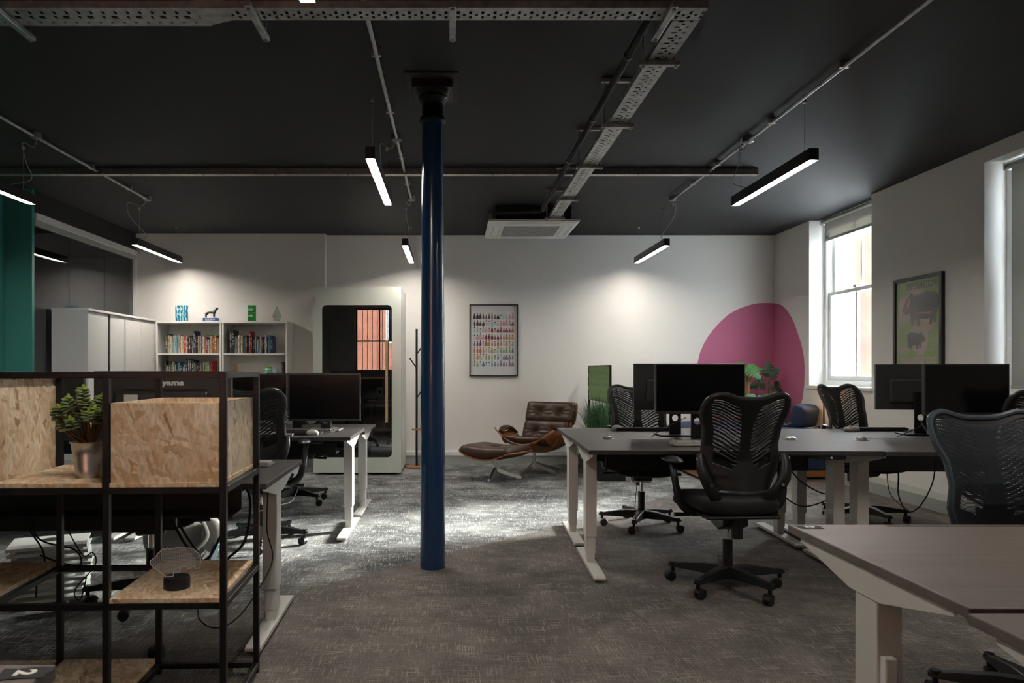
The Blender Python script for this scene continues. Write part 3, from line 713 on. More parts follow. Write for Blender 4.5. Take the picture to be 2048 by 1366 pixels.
    for k in range(5):
        a=2*PI*k/5
        M=T(rz=a)
        vs=[];L1=.305
        prof=[(.02,.036,.07,.130),(.12,.030,.075,.128),(.24,.023,.080,.112),(.29,.021,.080,.103),(L1+.014,.015,.082,.100)]
        for (x,w,z0,z1) in prof: vs+=[(x,-w,z0),(x,w,z0),(x,w*.75,z1),(x,-w*.75,z1)]
        fs=[(0,1,2,3)]+[(q*4+i,q*4+(i+1)%4,(q+1)*4+(i+1)%4,(q+1)*4+i) for q in range(4) for i in range(4)]+[(16,19,18,17)]
        bl=MB().add(vs,fs,M).build('base_leg',PLAST,t,smooth=True,bevel=.004,angle=.6)
        ca=a+1.3+k*2.1
        C=Matrix.Translation(M@Vector((L1-.01,0,0)))@Matrix.Rotation(ca,4,'Z')
        MB().cyl((0,0,.055),(0,0,.105),.011,n=10,M=C).cyl((0,0,.092),(0,0,.108),.019,n=12,M=C).cyl((-.019,.016,.027),(-.006,.016,.027),.0265,n=18,M=C).cyl((.006,.016,.027),(.019,.016,.027),.0265,n=18,M=C).grid(lambda u,v:(-.018+.036*v,.016+.031*math.cos(.2+u*2.6),.027+.031*math.sin(.2+u*2.6)),8,1,M=C).build('caster',PLAST,bl,smooth=True,bevel=.002)
    return t
RIMG=mat('graphite_rim_plastic',(.035,.036,.038),.28)
C0=make_chair(FAB,RIMG)
def setc(c,x,y,rz,lab,a0=0):
    c.location=(x,y,0); c.rotation_euler=(0,0,rz); c['label']=lab; c['category']='chair'; c['group']='black office swivel chairs'
    return c
setc(C0,1.50,3.90,math.radians(4),'black slotted back office chair pulled up to the near right desk, seen whole from behind')
def nc(x,y,rz,lab,src=C0): return setc(copy_tree(src),x,y,math.radians(rz),lab)
nc(1.44,5.45,173,'black mesh office chair behind the right desks, its back beside the green felt screen')
nc(3.25,5.65,180+22,'black mesh office chair turned sideways below the bright uncovered window')
nc(3.48,4.42,2,'black office chair back poking in at the right picture edge')
nc(-1.30,4.90,-6,'black slotted office chair behind the shelf frame, in front of the far left desk')
nc(-1.42,6.45,178,'black office chair under the furthest left desk, only base and seat showing')
nc(-1.56,3.70,200,'dark office chair under the desk behind the hippo lamp, only its foot star showing')
nc(-3.0,3.75,185,'dark office chair under the desk behind the strand board box at the left edge')
C1=make_chair(FABB,mat('blue_grey_rim_plastic',(.05,.065,.08),.25))
setc(C1,2.015,2.46,math.radians(180),'office chair with blue black mesh back behind the foreground desk')
C1.scale=(1,1,.965)
for ch in bpy.data.objects:
    if ch.parent is C1 and ch.name.startswith('base_leg'): ch.rotation_euler.z=.77
for ch in bpy.data.objects:
    pass
for ch in [o for o in bpy.data.objects if o.parent is C1 and (o.name.startswith('arm') or o.name.startswith('back_bracket'))]:
    for g in [o for o in bpy.data.objects if o.parent is ch]: bpy.data.objects.remove(g)
    bpy.data.objects.remove(ch)
# ------------------------------------------------------------------ monitors
def make_monitor(w=.54,h=.32,scr=SCREEN,base=STEELB,logo=False,foot='slab',z0=.17):
    t=root('monitor',(0,0,0))   # faces -y, stands on z=0, screen centre z=.33
    q_=z0-.17
    MB().box((-w/2,-.012,z0),(w/2,.012,z0+h)).build('casing',MONB,t,bevel=.003)
    MB().box((-w/2+.008,-.0135,z0+.018),(w/2-.008,-.0118,z0+h-.008)).build('screen',scr,t)
    MB().box((-w*.34,.012,z0+.05),(w*.34,.035,z0+h-.108)).build('rear_housing',MONB,t,bevel=.01)
    mb=MB()
    # neck with cable hole
    n=24; vs=[];r=.022; cz=.12
    def ring(y):
        out=[]
        for k in range(n):
            th=2*PI*k/n+PI/4; c,s=math.cos(th),math.sin(th); q=max(abs(c),abs(s)); out.append((c/q*.038,y,.125+q_/2+s/q*(.115+q_/2)))
        inn=[(r*math.cos(2*PI*k/n+PI/4),y,cz+q_/2+r*math.sin(2*PI*k/n+PI/4)) for k in range(n)]
        return out+inn
    vs=ring(.045)+ring(.060); fs=[]
    for k in range(n):
        k2=(k+1)%n
        fs+=[(k,k2,n+k2,n+k),(2*n+k,3*n+k,3*n+k2,2*n+k2),(k,2*n+k,2*n+k2,k2),(n+k,n+k2,3*n+k2,3*n+k)]
    MB().add(vs,fs).build('neck',base,t)
    MB().box((-.04,.03,.22+q_),(.04,.06,.30+q_)).build('mount',base,t,bevel=.004)
    if foot=='slab': MB().box((-.12,-.06,0),(.12,.14,.010)).build('foot',base if not logo else base,t,bevel=.004)
    else: MB().box((-.12,-.06,0),(.12,.14,.014)).build('foot',foot,t,bevel=.005)
    return t
def setm(t,x,y,z,rz,lab,tilt=0):
    t.location=(x,y,z); t.rotation_euler=(tilt,0,rz); t['label']=lab; t['category']='monitor'; t['group']='computer monitors'
    return t
m0=make_monitor(.555,.32)
setm(m0,1.545,4.47,.752,rr,'black monitor facing the camera on the near right desk')
m0.scale=(1,1,.98)
m1=copy_tree(m0); setm(m1,3.13,4.36,.75,math.radians(5),'black monitor facing the camera on the far right desk bank, behind the blue mesh chair')
m2=make_monitor(.54,.32,MONS); setm(m2,1.52,4.93,.747,rr+PI,'dark grey monitor standing back to back behind the near right monitor')
m3=copy_tree(m2); setm(m3,3.26,5.02,.744,PI+math.radians(-10),'monitor half hidden below the hippo poster, behind the right monitor')
m4=make_monitor(.54,.355,SCREEN,STEELB,foot=ALU,z0=.075); setm(m4,-.955-.01,5.40,.735,0,'black monitor with silver foot on the far left desk, before the booth')
m5=copy_tree(m4); setm(m5,-1.53,5.43,.735,math.radians(3),'dark reflective monitor between the shelf frame and the silver footed monitor')
m6=copy_tree(m2); setm(m6,-1.28,5.95,.702,PI,'monitor back rising behind the far left pair of monitors'); m6.scale=(1,1,.955)
m7=make_monitor(.61,.36,SCREEN); setm(m7,-1.285,3.18,.737,PI,'large monitor seen from behind with white brand lettering on its back'); m7.scale=(1,1,.85)
LOGO=mat('white_print',(.62,.62,.6),.5)
# back faces the camera: local +y side
text('iiyama',.040,LOGO,m7,T(-.036,.0365-.0235+.001,.468,rx=PI/2,rz=PI),name='lettering',bold=.0015,sx=1.15,shear=.12)
MB().box((.10,.034,.370),(.16,.0362,.408)).build('rating_label',LOGO,m7)
mb=MB()
for k in range(60): mb.box((-.20+k*.0062,.012,.428),(-.1965+k*.0062,.0145,.436))
mb.build('vent_slots',RUBBER,m7)
m8=copy_tree(m2); setm(m8,-1.93,3.16,.727,PI,'plain monitor back at the left edge above the jade plant'); m8.scale=(1.13,1,.93)
# ------------------------------------------------------------------ keyboards, mice
def make_keyboard(body,keys,w=.43,d=.13):
    t=root('keyboard',(0,0,0))
    MB().prism([(-d/2,0),(d/2,0),(d/2,.022),(-d/2,.010)],-w/2,w/2,'x').build('body',body,t,bevel=.003)
    mb=MB(); n=22
    for r in range(5):
        for k in range(n):
            x=-w/2+.012+(w-.024)*k/n; y=-d/2+.012+r*(d-.02)/5; z=.010+.012*(y+d/2)/d
            if r==0 and 4<k<10: continue
            mb.box((x,y,z),(x+(w-.024)/n-.003,y+.017,z+.006))
    mb.build('keys',keys,t)
    return t
def place(t,x,y,z,rz,lab,cat,grp=None):
    t.location=(x,y,z); t.rotation_euler=(0,0,rz); t['label']=lab; t['category']=cat
    if grp: t['group']=grp
    return t
GK=mat('pale_grey_key_plastic',(.38,.37,.34),.5); GB=mat('grey_board_plastic',(.22,.21,.19),.5)
k0=make_keyboard(GB,GK); place(k0,1.50,4.22-.04,.7525,rr,'pale grey keyboard on the near right desk in front of the chair','keyboard','keyboards')
k1=make_keyboard(PLAST,PLAST); place(k1,1.42,5.30,.7475,rr+PI,'black keyboard lying behind the twin right monitors','keyboard','keyboards')
place(copy_tree(k1),3.15,5.34,.745,rr+PI,'black keyboard at the far side of the right desks by the windows','keyboard','keyboards')
place(copy_tree(k1),-1.15,5.12,.735,0,'black keyboard in front of the silver footed monitor','keyboard','keyboards')
place(copy_tree(k0),-1.42,5.02,.735,0,'silver keyboard beside the slotted chair back on the far left desk','keyboard','keyboards')
place(copy_tree(k0),-1.10,3.50,.7265,PI,'silver keyboard on the desk end behind the shelf frame','keyboard','keyboards')
def make_mouse(m):
    t=root('mouse',(0,0,0))
    MB().ell((0,0,.012),(.032,.055,.026),18,10).box((-.02,-.04,0),(.02,.04,.004)).build('shell',m,t,smooth=True)
    MB().cyl((-.003,.028,.034),(.003,.028,.034),.006,n=10).build('wheel',RUBBER,t)
    return t
MG=mat('grey_mouse_plastic',(.16,.155,.14),.35)
u0=make_mouse(MG); place(u0,1.22,5.30,.749,.3,'grey mouse near the corner of the rear right desk','mouse','computer mice')
place(copy_tree(u0),2.93,5.25,.746,1.2,'grey mouse left of the chair under the bright window','mouse','computer mice')
u1=make_mouse(GK); place(u1,-.99,5.06,.735,1.0,'pale mouse between the silver keyboard and the monitor foot','mouse','computer mice')
place(copy_tree(u1),-.91,3.12,.7265,.2,'pale mouse on the desk end behind the strand board box','mouse','computer mice')
for (x,y) in ((.0,.0),):
    t=root('laptop_dock',(-1.34,5.03,.735),.1,'thin silver dock by the slotted chair on the far left desk','dock')
    t.location=(-1.2,4.97,.735); MB().box((-.09,-.05,0),(.09,.05,.016)).build('body',ALU,t,bevel=.004); MB().box((-.02,-.051,.004),(.0,-.05,.009)).build('port',RUBBER,t)
t=root('tablet',(-1.05,3.04,.7265),.05,'slim silver tablet under the mouse on the desk end behind the shelf','tablet')
MB().box((-.11,-.05,0),(.11,.05,.008)).build('body',ALU,t,bevel=.003); MB().box((-.1,-.042,.008),(.1,.042,.0086)).build('screen',SCREEN,t)
place(t,-1.12,3.08,.7262,.05,t['label'],'tablet')
t=root('earphones',(-.90,5.23,.735),0,'silver earphones case resting by the far left monitor neck','earphones')
MB().ell((0,0,.012),(.022,.012,.012),14,8).build('case',CHROME,t,smooth=True); MB().tube(spline([(0,0,.02),(.03,.01,.03),(.05,-.02,.02),(.02,-.03,.004)],6),.002,6).build('lead',WHITEPL,t)
# cables ----------------------------------------------------------
def cable(pts,lab,r=.004,m=RUBBER): return tag(MB().tube(spline(pts,8),r,7).build('cable',m,smooth=True),lab,'cable','loose desk cables')
def w_(px,py,Y): return ((px-905)*Y/1430,Y,1.19-(py-741)*Y/1430)
cable([w_(1566,918,4.35),w_(1585,945,4.35),w_(1606,966,4.4),w_(1640,985,4.45),w_(1668,990,4.45)],'black cable hanging from the right chair arm to the desk legs')
cable([w_(1560,985,4.3),w_(1590,1008,4.3),w_(1620,1012,4.3),w_(1668,995,4.4)],'black cable looping low between the right desk legs')
cable([w_(1872,910,4.3),w_(1865,965,4.3),w_(1840,1012,4.3),w_(1815,1023,4.3),w_(1797,990,4.35),w_(1795,940,4.4),w_(1772,912,4.5)],'thick black cable looping under the right desk in front of the skirting')
cable([w_(1772,912,4.5),w_(1778,980,4.5),w_(1800,1010,4.5),w_(1812,1015,4.4)],'thin black cable hanging beside the loop under the right desk',.0025)
cable([w_(1283,905,4.9),w_(1276,950,5.0),w_(1270,1020,5.1),w_(1276,1058,5.2),w_(1279,1063,5.3)],'thin cable dropping from the rear right desk past the mesh chair',.0025)
cable([w_(1300,878,4.75),w_(1310,868,4.75),w_(1345,848,4.85),w_(1372,835,4.6)],'thin black lead lying from the desk slot to the monitor neck',.0025)
cable([w_(1795,873,4.5),w_(1830,858,4.6),w_(1845,850,4.5),w_(1852,862,4.4),w_(1840,840,4.5)],'black leads tangled at the neck of the right monitor',.003)
cable([w_(455,1118,3.3),w_(490,1080,3.2),w_(500,1000,3.3),w_(480,985,3.5),w_(420,1112,3.2),w_(380,1100,3.1),w_(345,1040,3.2),w_(330,990,3.3)],'thick black cable sagging behind the shelf frame towards the desk leg',.006)
cable([w_(536,975,3.2),w_(534,1060,3.25),w_(545,1120,3.2),w_(510,1190,3.1),w_(470,1240,3.0),w_(430,1256,3.0),w_(400,1240,3.0),w_(395,1210,3.1)],'thin black cable running down the white desk leg to the floor',.003)
cable([w_(30,1000,3.2),w_(60,1060,3.2),w_(85,1100,3.2),w_(88,1130,3.2),w_(75,1160,3.15),w_(72,1195,3.15)],'black cable hanging over the stack of white trays',.004)
cable([w_(60,1000,3.25),w_(75,1075,3.25),w_(150,1100,3.2),w_(160,1130,3.2),w_(120,1125,3.2),w_(80,1110,3.2)],'black cable coiled above the stack of white trays',.004)
cable([w_(130,1050,3.3),w_(165,1110,3.3),w_(185,1105,3.3),w_(190,1130,3.3),w_(150,1180,3.25),w_(160,1200,3.2),w_(172,1160,3.3)],'black power lead looping beside the shelf upright',.003)
cable([w_(345,1000,3.4),w_(360,1050,3.5),w_(385,1090,3.5),w_(400,1110,3.6)],'black lead dangling beside the grey bag',.006)
cable([w_(470,990,3.9),w_(440,1010,4.0),w_(400,1020,4.0),w_(500,1025,4.2),w_(560,1010,4.5),w_(585,1000,4.9),w_(600,965,5.0)],'thin black cable trailing across the floor behind the shelf',.003)
# ------------------------------------------------------------------ black steel shelf frame with strand board (local x along front, y depth, origin at front right post)
SR=math.radians(2.2)
S=root('shelf_frame',(-.757,2.365,0),SR,'black square tube shelf frame with strand board shelves in the foreground','shelving unit')
c=.0215; P=.38; DP=.46; LV=[.03,.415,.795,1.175]
xs=[0,-P,-2*P,-3*P]
for x in xs:
    for y in (0,DP):
        MB().cb((x,y,.593),(c,c,1.186)).build('upright',STEELB,S,bevel=.002)
for z in LV:
    for y in (0,DP): MB().box((xs[-1]+c/2,y-c/2,z-c/2),(xs[0]-c/2,y+c/2,z+c/2)).build('rail',STEELB,S,bevel=.002)
    for x in xs: MB().box((x-c/2,c/2,z-c/2),(x+c/2,DP-c/2,z+c/2)).build('side_rail',STEELB,S,bevel=.002)
def board(i,l,t_=.015):  # cell i between xs[i+1],xs[i]
    MB().box((xs[i+1]+c/2+.001,-c/2+.002,LV[l]+c/2),(xs[i]-c/2-.001,DP+c/2-.002,LV[l]+c/2+t_)).build('shelf',OSB,S,bevel=.001)
board(0,1); board(1,2); board(2,2); board(1,0); board(2,1); board(0,2); board(2,0)
def obox(i,l,h,lab):
    t=root('storage_box',(-.757,2.365,0),SR,lab,'box','strand board boxes in the shelf frame')
    x0=xs[i+1]+c/2+.004; x1=xs[i]-c/2-.004; z=LV[l]+c/2+.0155; y0=-.004; y1=DP+.004; w=.012
    MB().box((x0,y0,z),(x1,y0+w,z+h)).build('front_panel',OSB,t,bevel=.001)
    MB().box((x0,y1-w,z),(x1,y1,z+h)).build('rear_panel',OSB,t,bevel=.001)
    MB().box((x0,y0+w,z),(x0+w,y1-w,z+h)).build('side_panel',OSB,t,bevel=.001)
    MB().box((x1-w,y0+w,z),(x1,y1-w,z+h)).build('side_panel',OSB,t,bevel=.001)
    MB().box((x0+w,y0+w,z),(x1-w,y1-w,z+.012)).build('bottom',OSB,t)
obox(0,2,.262,'open topped strand board box in the right end of the shelf frame')
obox(2,2,.345,'tall strand board box left of the jade plant')
def sl(x,y): return rp(x,y,SR,-.757,2.365)
# jade plant in bucket
p=sl(-.38-.116,.14)
PT=root('potted_jade_plant',(p[0],p[1],LV[2]+c/2+.015),.3,'jade plant with fleshy leaves in a ribbed zinc bucket on the shelf','potted plant')
prof=[(.046,0),(.047,.004),(.052,.035),(.0505,.037),(.053,.045),(.0515,.047),(.055,.058),(.0535,.06),(.057,.071),(.0555,.073),(.062,.118),(.066,.120),(.066,.124),(.060,.124),(.058,.11),(.05,.10)]
b=MB().lathe(prof,(0,0,0),40).build('pot',mat('zinc_bucket',(.5,.5,.48),.35,metal=.9,noise=.12,nscale=40),PT,smooth=True,angle=1.2)
MB().lathe([(.0,.1),(.056,.1),(.056,.108),(.0,.11)],(0,0,0),24).build('soil',SOIL,PT)
sm=MB(); lf=MB(); ly=MB(); rj=random.Random(3)
def leafj(mb,p,d,s,up):
    d=Vector(d).normalized(); u=Vector(up); b=d.cross(u).normalized(); n=b.cross(d)
    M=Matrix(((d.x,b.x,n.x,p[0]),(d.y,b.y,n.y,p[1]),(d.z,b.z,n.z,p[2]),(0,0,0,1)))
    mb.ell((s*.55,0,0),(s*.55,s*.36,s*.13),8,5,M)
tips=[(-.02,.0,.205,.07),(-.075,.01,.17,.05),(-.105,-.02,.135,.045),(.085,.0,.175,.055),(.045,-.03,.13,.04),(-.06,-.03,.09,.04),(.015,-.05,.12,.04),(.10,.02,.13,.03),(-.09,.0,.08,.035),(.04,.06,.16,.04),(-.04,.05,.14,.04),(.0,.0,.15,.04),(.06,-.01,.10,.03)]
for (x,y,z,L_) in tips:
    x=(x*.85 if x<0 else x*.5)-.008; z*=.92; y*=.9
    q=[(0,0,.105),(x*.35,y*.35,.105+z*.25),(x*.8,y*.8,.105+z*.62),(x,y,.105+z)]
    sp=spline(q,5); sm.tube(sp,[.0085-.0055*k/(len(sp)-1) for k in range(len(sp))],7)
    ax=(Vector(q[3])-Vector(q[2])); ax.z+=.03; ax.normalize()
    n=int(L_/.0075)+3
    for k in range(n):
        pp=Vector(q[3])+ax*(.012-L_*k/n); a=k*PI/2+rj.random()*.7
        e=ax.orthogonal().normalized(); f=ax.cross(e)
        for h in (0,PI):
            dd=e*math.cos(a+h)+f*math.sin(a+h)+ax*.25
            leafj(ly if k<2 else lf,pp,dd,.022+.010*min(k,4)/4*rj.uniform(.7,1.1),ax)
    leafj(ly,Vector(q[3])+ax*.012,ax+Vector((.3,.1,0)),.016,Vector((0,1,0)))
sm.build('stems',BARK,PT,smooth=True); lf.build('foliage',JADE,PT,smooth=True); ly.build('young_foliage',JADEY,PT,smooth=True)
# hippo lamp
p=sl(-.38+.19,.11)
t=root('acrylic_lamp',(p[0],p[1],LV[1]+c/2+.015),math.radians(14),'clear acrylic hippo cut-out lamp on a round black base','lamp')
MB().lathe([(.043,0),(.044,.004),(.044,.034),(.041,.040),(.0,.040)],(0,0,0),40,sx=1,sy=.95).build('base',PLAST,t,smooth=True,angle=.8)
hp=[(-.035,.041),(-.062,.066),(-.078,.078),(-.086,.088),(-.085,.100),(-.070,.108),(-.062,.122),(-.05,.132),(-.044,.139),(-.038,.133),(-.03,.140),(-.024,.134),(.0,.139),(.03,.138),(.055,.130),(.072,.114),(.078,.095),(.076,.078),(.074,.062),(.060,.060),(.058,.070),(.048,.068),(.046,.064),(.034,.064),(.032,.072),(.012,.070),(.010,.054),(-.006,.052),(-.010,.058),(-.012,.041)]
MB().prism(hp,-.0025,.0025,'y').build('hippo_cutout',ACRYL,t)
eng=MB(); FR=mat('frosted_engraving',(.75,.77,.77),.4)
inside=lambda x,z: (-.06<x<.072 and z<.136-.6*max(0,x-.03) and z>.074+.25*max(0,-x-.03)*0)
def spans(pl,x,ax):
    out=[]
    for p0,p1 in zip(pl,pl[1:]+pl[:1]):
        a0,b0=p0[ax],p1[ax]
        if (a0-x)*(b0-x)<0: t_=(x-a0)/(b0-a0); out.append(p0[1-ax]+(p1[1-ax]-p0[1-ax])*t_)
    out.sort(); return list(zip(out[::2],out[1::2]))
for k in range(52):
    x=-.0835+.1605*k/51
    for z0_,z1_ in spans(hp,x,0):
        if x>-.03 or z1_>.08: eng.box((x-.0004,-.0031,max(z0_,.0525)),(x+.0004,-.0026,z1_))
for k in range(16):
    z=.058+.078*k/16
    for x0_,x1_ in spans(hp,z,1): eng.box((max(x0_,-.045),-.0031,z-.0003),(max(x1_,-.04),-.0026,z+.0003))
def outline(mb,pl,r=.0009):
    for a,b2 in zip(pl,pl[1:]+pl[:1]): mb.tube([(a[0],-.0028,a[1]),(b2[0],-.0028,b2[1])],r,5)
outline(eng,hp,.0013)
eng.build('engraving',FR,t)
# stack of white laptop risers under the desk
W3=mat('white_painted_tray',(.66,.69,.66),.3)
RIS=None
for k in range(9):
    x,y=-2.08+R.uniform(-.012,.012),3.72+R.uniform(-.01,.01); z=.016+k*.033; rz=math.radians(24+R.uniform(-4,4))
    names=['bottom','second lowest','third lowest','fourth lowest','middle','fourth from the top','third from the top','second from the top','topmost']
    lab='white metal laptop tray, %s of the stack on the carpet'%names[k]
    if RIS is None:
        RIS=root('laptop_tray',(x,y,z),rz,lab,'tray','stack of white laptop trays')
        MB().box((-.18,-.13,.022),(.18,.13,.026)).build('plate',W3,RIS,bevel=.0015)
        MB().box((-.18,-.137,.010),(.18,-.13,.026)).build('front_lip',W3,RIS)
        for s in (-1,1):
            MB().box((s*.15-.012,-.12,-.004),(s*.15+.012,.12,.0)).box((s*.15-.012,-.12,0),(s*.15+.012,-.112,.022)).box((s*.15-.012,.112,0),(s*.15+.012,.12,.022)).build('foot_bracket',W3,RIS)
        MB().cyl((0,.03,.0262),(0,.03,.0268),.045,n=24).build('vent_hole',STEELB,RIS)
    else: dup(RIS,(x,y,z),rz,lab)
t=root('fabric_bag',(-1.63,4.32,0),.3,'crumpled grey fabric bag sagging on the carpet behind the shelf','bag')
BAG=mat('grey_bag_cloth',(.16,.155,.14),.8,bump=.5,bscale=25)
MB().grid(lambda u,v:(math.sin(PI*v)**.5*.21*math.cos(2*PI*u)*(1+.12*math.sin(5*2*PI*u)),math.sin(PI*v)**.5*.13*math.sin(2*PI*u)*(1+.1*math.sin(7*2*PI*u)),.02+.34*v+.02*math.sin(9*u*2*PI+v*8)),40,14).build('body',BAG,t,smooth=True,angle=2)
MB().tube(spline([(-.12,-.1,.3),(-.16,-.16,.18),(-.02,-.19,.1),(.14,-.15,.2),(.1,-.1,.33)],8),.014,8,flat=.3).build('strap',BAG,t,smooth=True)
MB().ell((.17,-.09,.20),(.07,.03,.10),18,12).build('side_pocket',mat('pale_grey_lining',(.35,.34,.31),.8),t,smooth=True)
t=root('power_brick',(-1.42,4.25,.10),.9,'small blue grey power adapter with green light hanging by the shelf','power adapter')
MB().cb((0,0,0),(.04,.03,.13),T(ry=.45)).build('case',mat('blue_grey_plastic',(.12,.15,.19),.4),t,bevel=.006)
MB().cb((.012,-.016,.03),(.004,.002,.004),T(ry=.45)).build('indicator',mat('green_led',(.1,.8,.1),.4,emit=(.1,1,.1),estr=3),t)
t=root('floor_grommet',(-1.225,2.96,0),0,'round black rubber foot lying on the carpet by the shelf corner','rubber foot')
MB().lathe([(.0,0),(.034,0),(.036,.02),(.03,.045),(0,.047)],(0,0,0),20).build('body',RUBBER,t,smooth=True)
# dark storage drawer unit hidden beneath the left desk
t=root('drawer_pedestal',(-2.35,3.35,0),math.radians(1.5),'black steel drawer unit beneath the desk behind the shelf','drawer unit')
MB().box((-1.2,-.02,.44),(1.05,.0,.66)).build('modesty_panel',STEELB,t)
t.name='modesty_screen'; t['label']='black modesty screen hanging under the desk behind the shelf frame'; t['category']='screen'
# ------------------------------------------------------------------ white cabinets
def cabinet(y0,y1,lab,gap):
    t=root('storage_cabinet',(XL+.37,(y0+y1)/2,0),0,lab,'cabinet','white steel cabinets by the glass partition'); w=(y1-y0)/2; d=.36
    MB().box((-d,-w+.002,0),(0,-w+.02,1.785)).box((-d,w-.02,0),(0,w-.002,1.785)).box((-d,-w+.02,0),(-d+.01,w-.02,1.785)).box((-d,-w+.02,0),(0,w-.02,.06)).box((-d+.01,-w+.02,.9),(-.03,w-.02,.92)).box((-d+.01,-w+.02,1.35),(-.03,w-.02,1.37)).build('body',GREYC,t,bevel=.002)
    MB().box((-d-.005,-w,1.785),(.012,w,1.81)).build('top',WSHELF,t,bevel=.003)
    a=(-w+.022, -.0 if gap is None else gap-.025)
    MB().box((-.018,a[0],.065),(-.002,a[1]-.002,1.78)).build('door',WSHELF,t,bevel=.002)
    MB().box((-.018,(a[1] if gap is None else gap+.025)+.002,.065),(-.002,w-.022,1.78)).build('door',WSHELF,t,bevel=.002)
cabinet(7.11,7.93,'white cabinet with one door ajar, nearer of the pair by the glass','x' and .05)
cabinet(7.932,8.74,'white cabinet between the open cabinet and the bookcase',None)
# ------------------------------------------------------------------ bookcases and books
BX=[(-3.595,-2.805),(-2.795,-2.005)]; BZ=[.10,.47,.83,1.19-.0,1.414]
BY0=8.67; BY1=9.02
lev=[.06,.40,.72,1.045,1.40]
for i,(a,b) in enumerate(BX):
    t=root('bookcase',((a+b)/2,BY0,0),0,['white bookcase full of books beside the cabinets','white bookcase with books and a nearly empty shelf, beside the glass booth'][i],'bookcase','white bookcases on the back wall'); w=(b-a)/2; D=BY1-BY0
    MB().box((-w,0,0),(-w+.02,D,1.765)).build('side_panel',WSHELF,t,bevel=.0015)
    MB().box((w-.02,0,0),(w,D,1.765)).build('side_panel',WSHELF,t,bevel=.0015)
    MB().box((-w-.004,-.008,1.765),(w+.004,D,1.79)).build('top',WSHELF,t,bevel=.002)
    MB().box((-w+.02,D-.01,0),(w-.02,D,1.765)).build('back_panel',WSHELF,t)
    for z in (lev if i==0 else [.06,.40,.76,1.13,1.40]): MB().box((-w+.02,.004,z-.02),(w-.02,D-.01,z)).build('shelf',WSHELF,t,bevel=.0015)
CC={'K':((.02,.02,.022),'black'),'D':((.035,.05,.045),'dark green'),'O':((.55,.2,.05),'orange'),'Y':((.5,.4,.2),'tan'),'W':((.62,.6,.56),'white'),'C':((.55,.5,.4),'cream'),'B':((.02,.05,.14),'navy'),'T':((.06,.35,.38),'teal'),'L':((.25,.42,.5),'pale blue'),'R':((.4,.02,.02),'red'),'M':((.12,.015,.02),'maroon'),'N':((.06,.04,.03),'dark brown'),'G':((.2,.45,.08),'green'),'P':((.12,.07,.13),'purple'),'A':((.2,.19,.18),'grey'),'U':((.02,.22,.5),'blue'),'E':((.5,.09,.03),'red orange'),'S':((.5,.36,.3),'pinkish')}
ordn=['first','second','third','fourth','fifth','sixth','seventh','eighth','ninth','tenth','eleventh','twelfth','thirteenth','fourteenth','fifteenth','sixteenth','seventeenth','eighteenth','nineteenth','twentieth','twenty-first','twenty-second','twenty-third','twenty-fourth','twenty-fifth','twenty-sixth','twenty-seventh','twenty-eighth','twenty-ninth','thirtieth','thirty-first','thirty-second','thirty-third','thirty-fourth','thirty-fifth','thirty-sixth','thirty-seventh','thirty-eighth','thirty-ninth','fortieth','forty-first','forty-second']
bm0=MB()
# unit book: spine at y=0 rounded, cover boards and pages
bm0.prism([(-.5,.06),(-.44,0),(0,-.03),(.44,0),(.5,.06),(.5,1),(.42,1),(.42,.1),(-.42,.1),(-.42,1),(-.5,1)],0,1,'z').prism([(-.41,.11),(.41,.11),(.41,.97),(-.41,.97)],.02,.98,'z')
PB=None
def books(spec,x0,z,xmax,shelf,grp):
    global PB
    x=x0; n=0; row=[]
    for tok in spec.split():
        col=tok[0]; h=float(tok[1:4])/1000 if len(tok)>=4 else .2; th=float(tok[5:])/1000 if '/' in tok else .020
        row.append((col,h,th))
    tot=sum(r[2] for r in row); sc_=min(1.0,(xmax-x0)/tot)
    for k,(col,h,th) in enumerate(row):
        th*=sc_
        cc,cn=CC[col]
        nm=('tall ' if h>.235 else 'short ' if h<.165 else '')+('thick ' if th>.026 else 'slim ' if th<.013 else '')+cn
        prev=CC[row[k-1][0]][1] if k else 'shelf end'
        lab='%s book, %s along the %s shelf of the bookcase'%(nm,ordn[k],shelf)
        if PB is None:
            o=bm0.build('book',BOOK); PB=o
        else: o=PB.copy(); COL.objects.link(o)
        v=R.uniform(.8,1.2); o.color=(cc[0]*v,cc[1]*v,cc[2]*v,1)
        o.location=(x+th/2,BY0+.045+R.uniform(0,.025),z); o.scale=(th*.97,R.uniform(.13,.16) if h<.23 else .2,h)
        tag(o,lab,'book',grp); x+=th
    return x
books('D240/20 O160/8 Y218/22 W205/22 C190/8 T150/12 W215/16 L210/14 L218/14 T215/14 W225/22 O210/12 W212/16 C205/18 E205/14 O200/12 R195/10 W208/14 M185/14 N215/26 N220/14 W150/10 B275/24 N215/20 K205/18 Y212/20 W210/16 P208/12 W205/18 C200/16 Y195/10 M185/14 R178/16 W170/18 A170/8 C205/18 Y212/16 E205/16 O215/24 C190/12',-3.50,1.4005,-2.835,'upper left','books on the upper left shelf')
books('D285/34 D280/20 L200/12 W212/12 S175/16 R195/10 W220/20 N205/10 Y215/28 B212/18 T205/10 M200/10 N218/18 N215/14 W205/8 R270/20 N225/18 K215/20 K210/16 A205/16 C160/10 T170/18 C175/14 S195/18 N200/14 N190/16 P215/12 W225/20 N200/12 L205/18 T215/18 B218/18 B205/10',-2.72,1.4005,-2.035,'upper right','books on the upper right shelf')
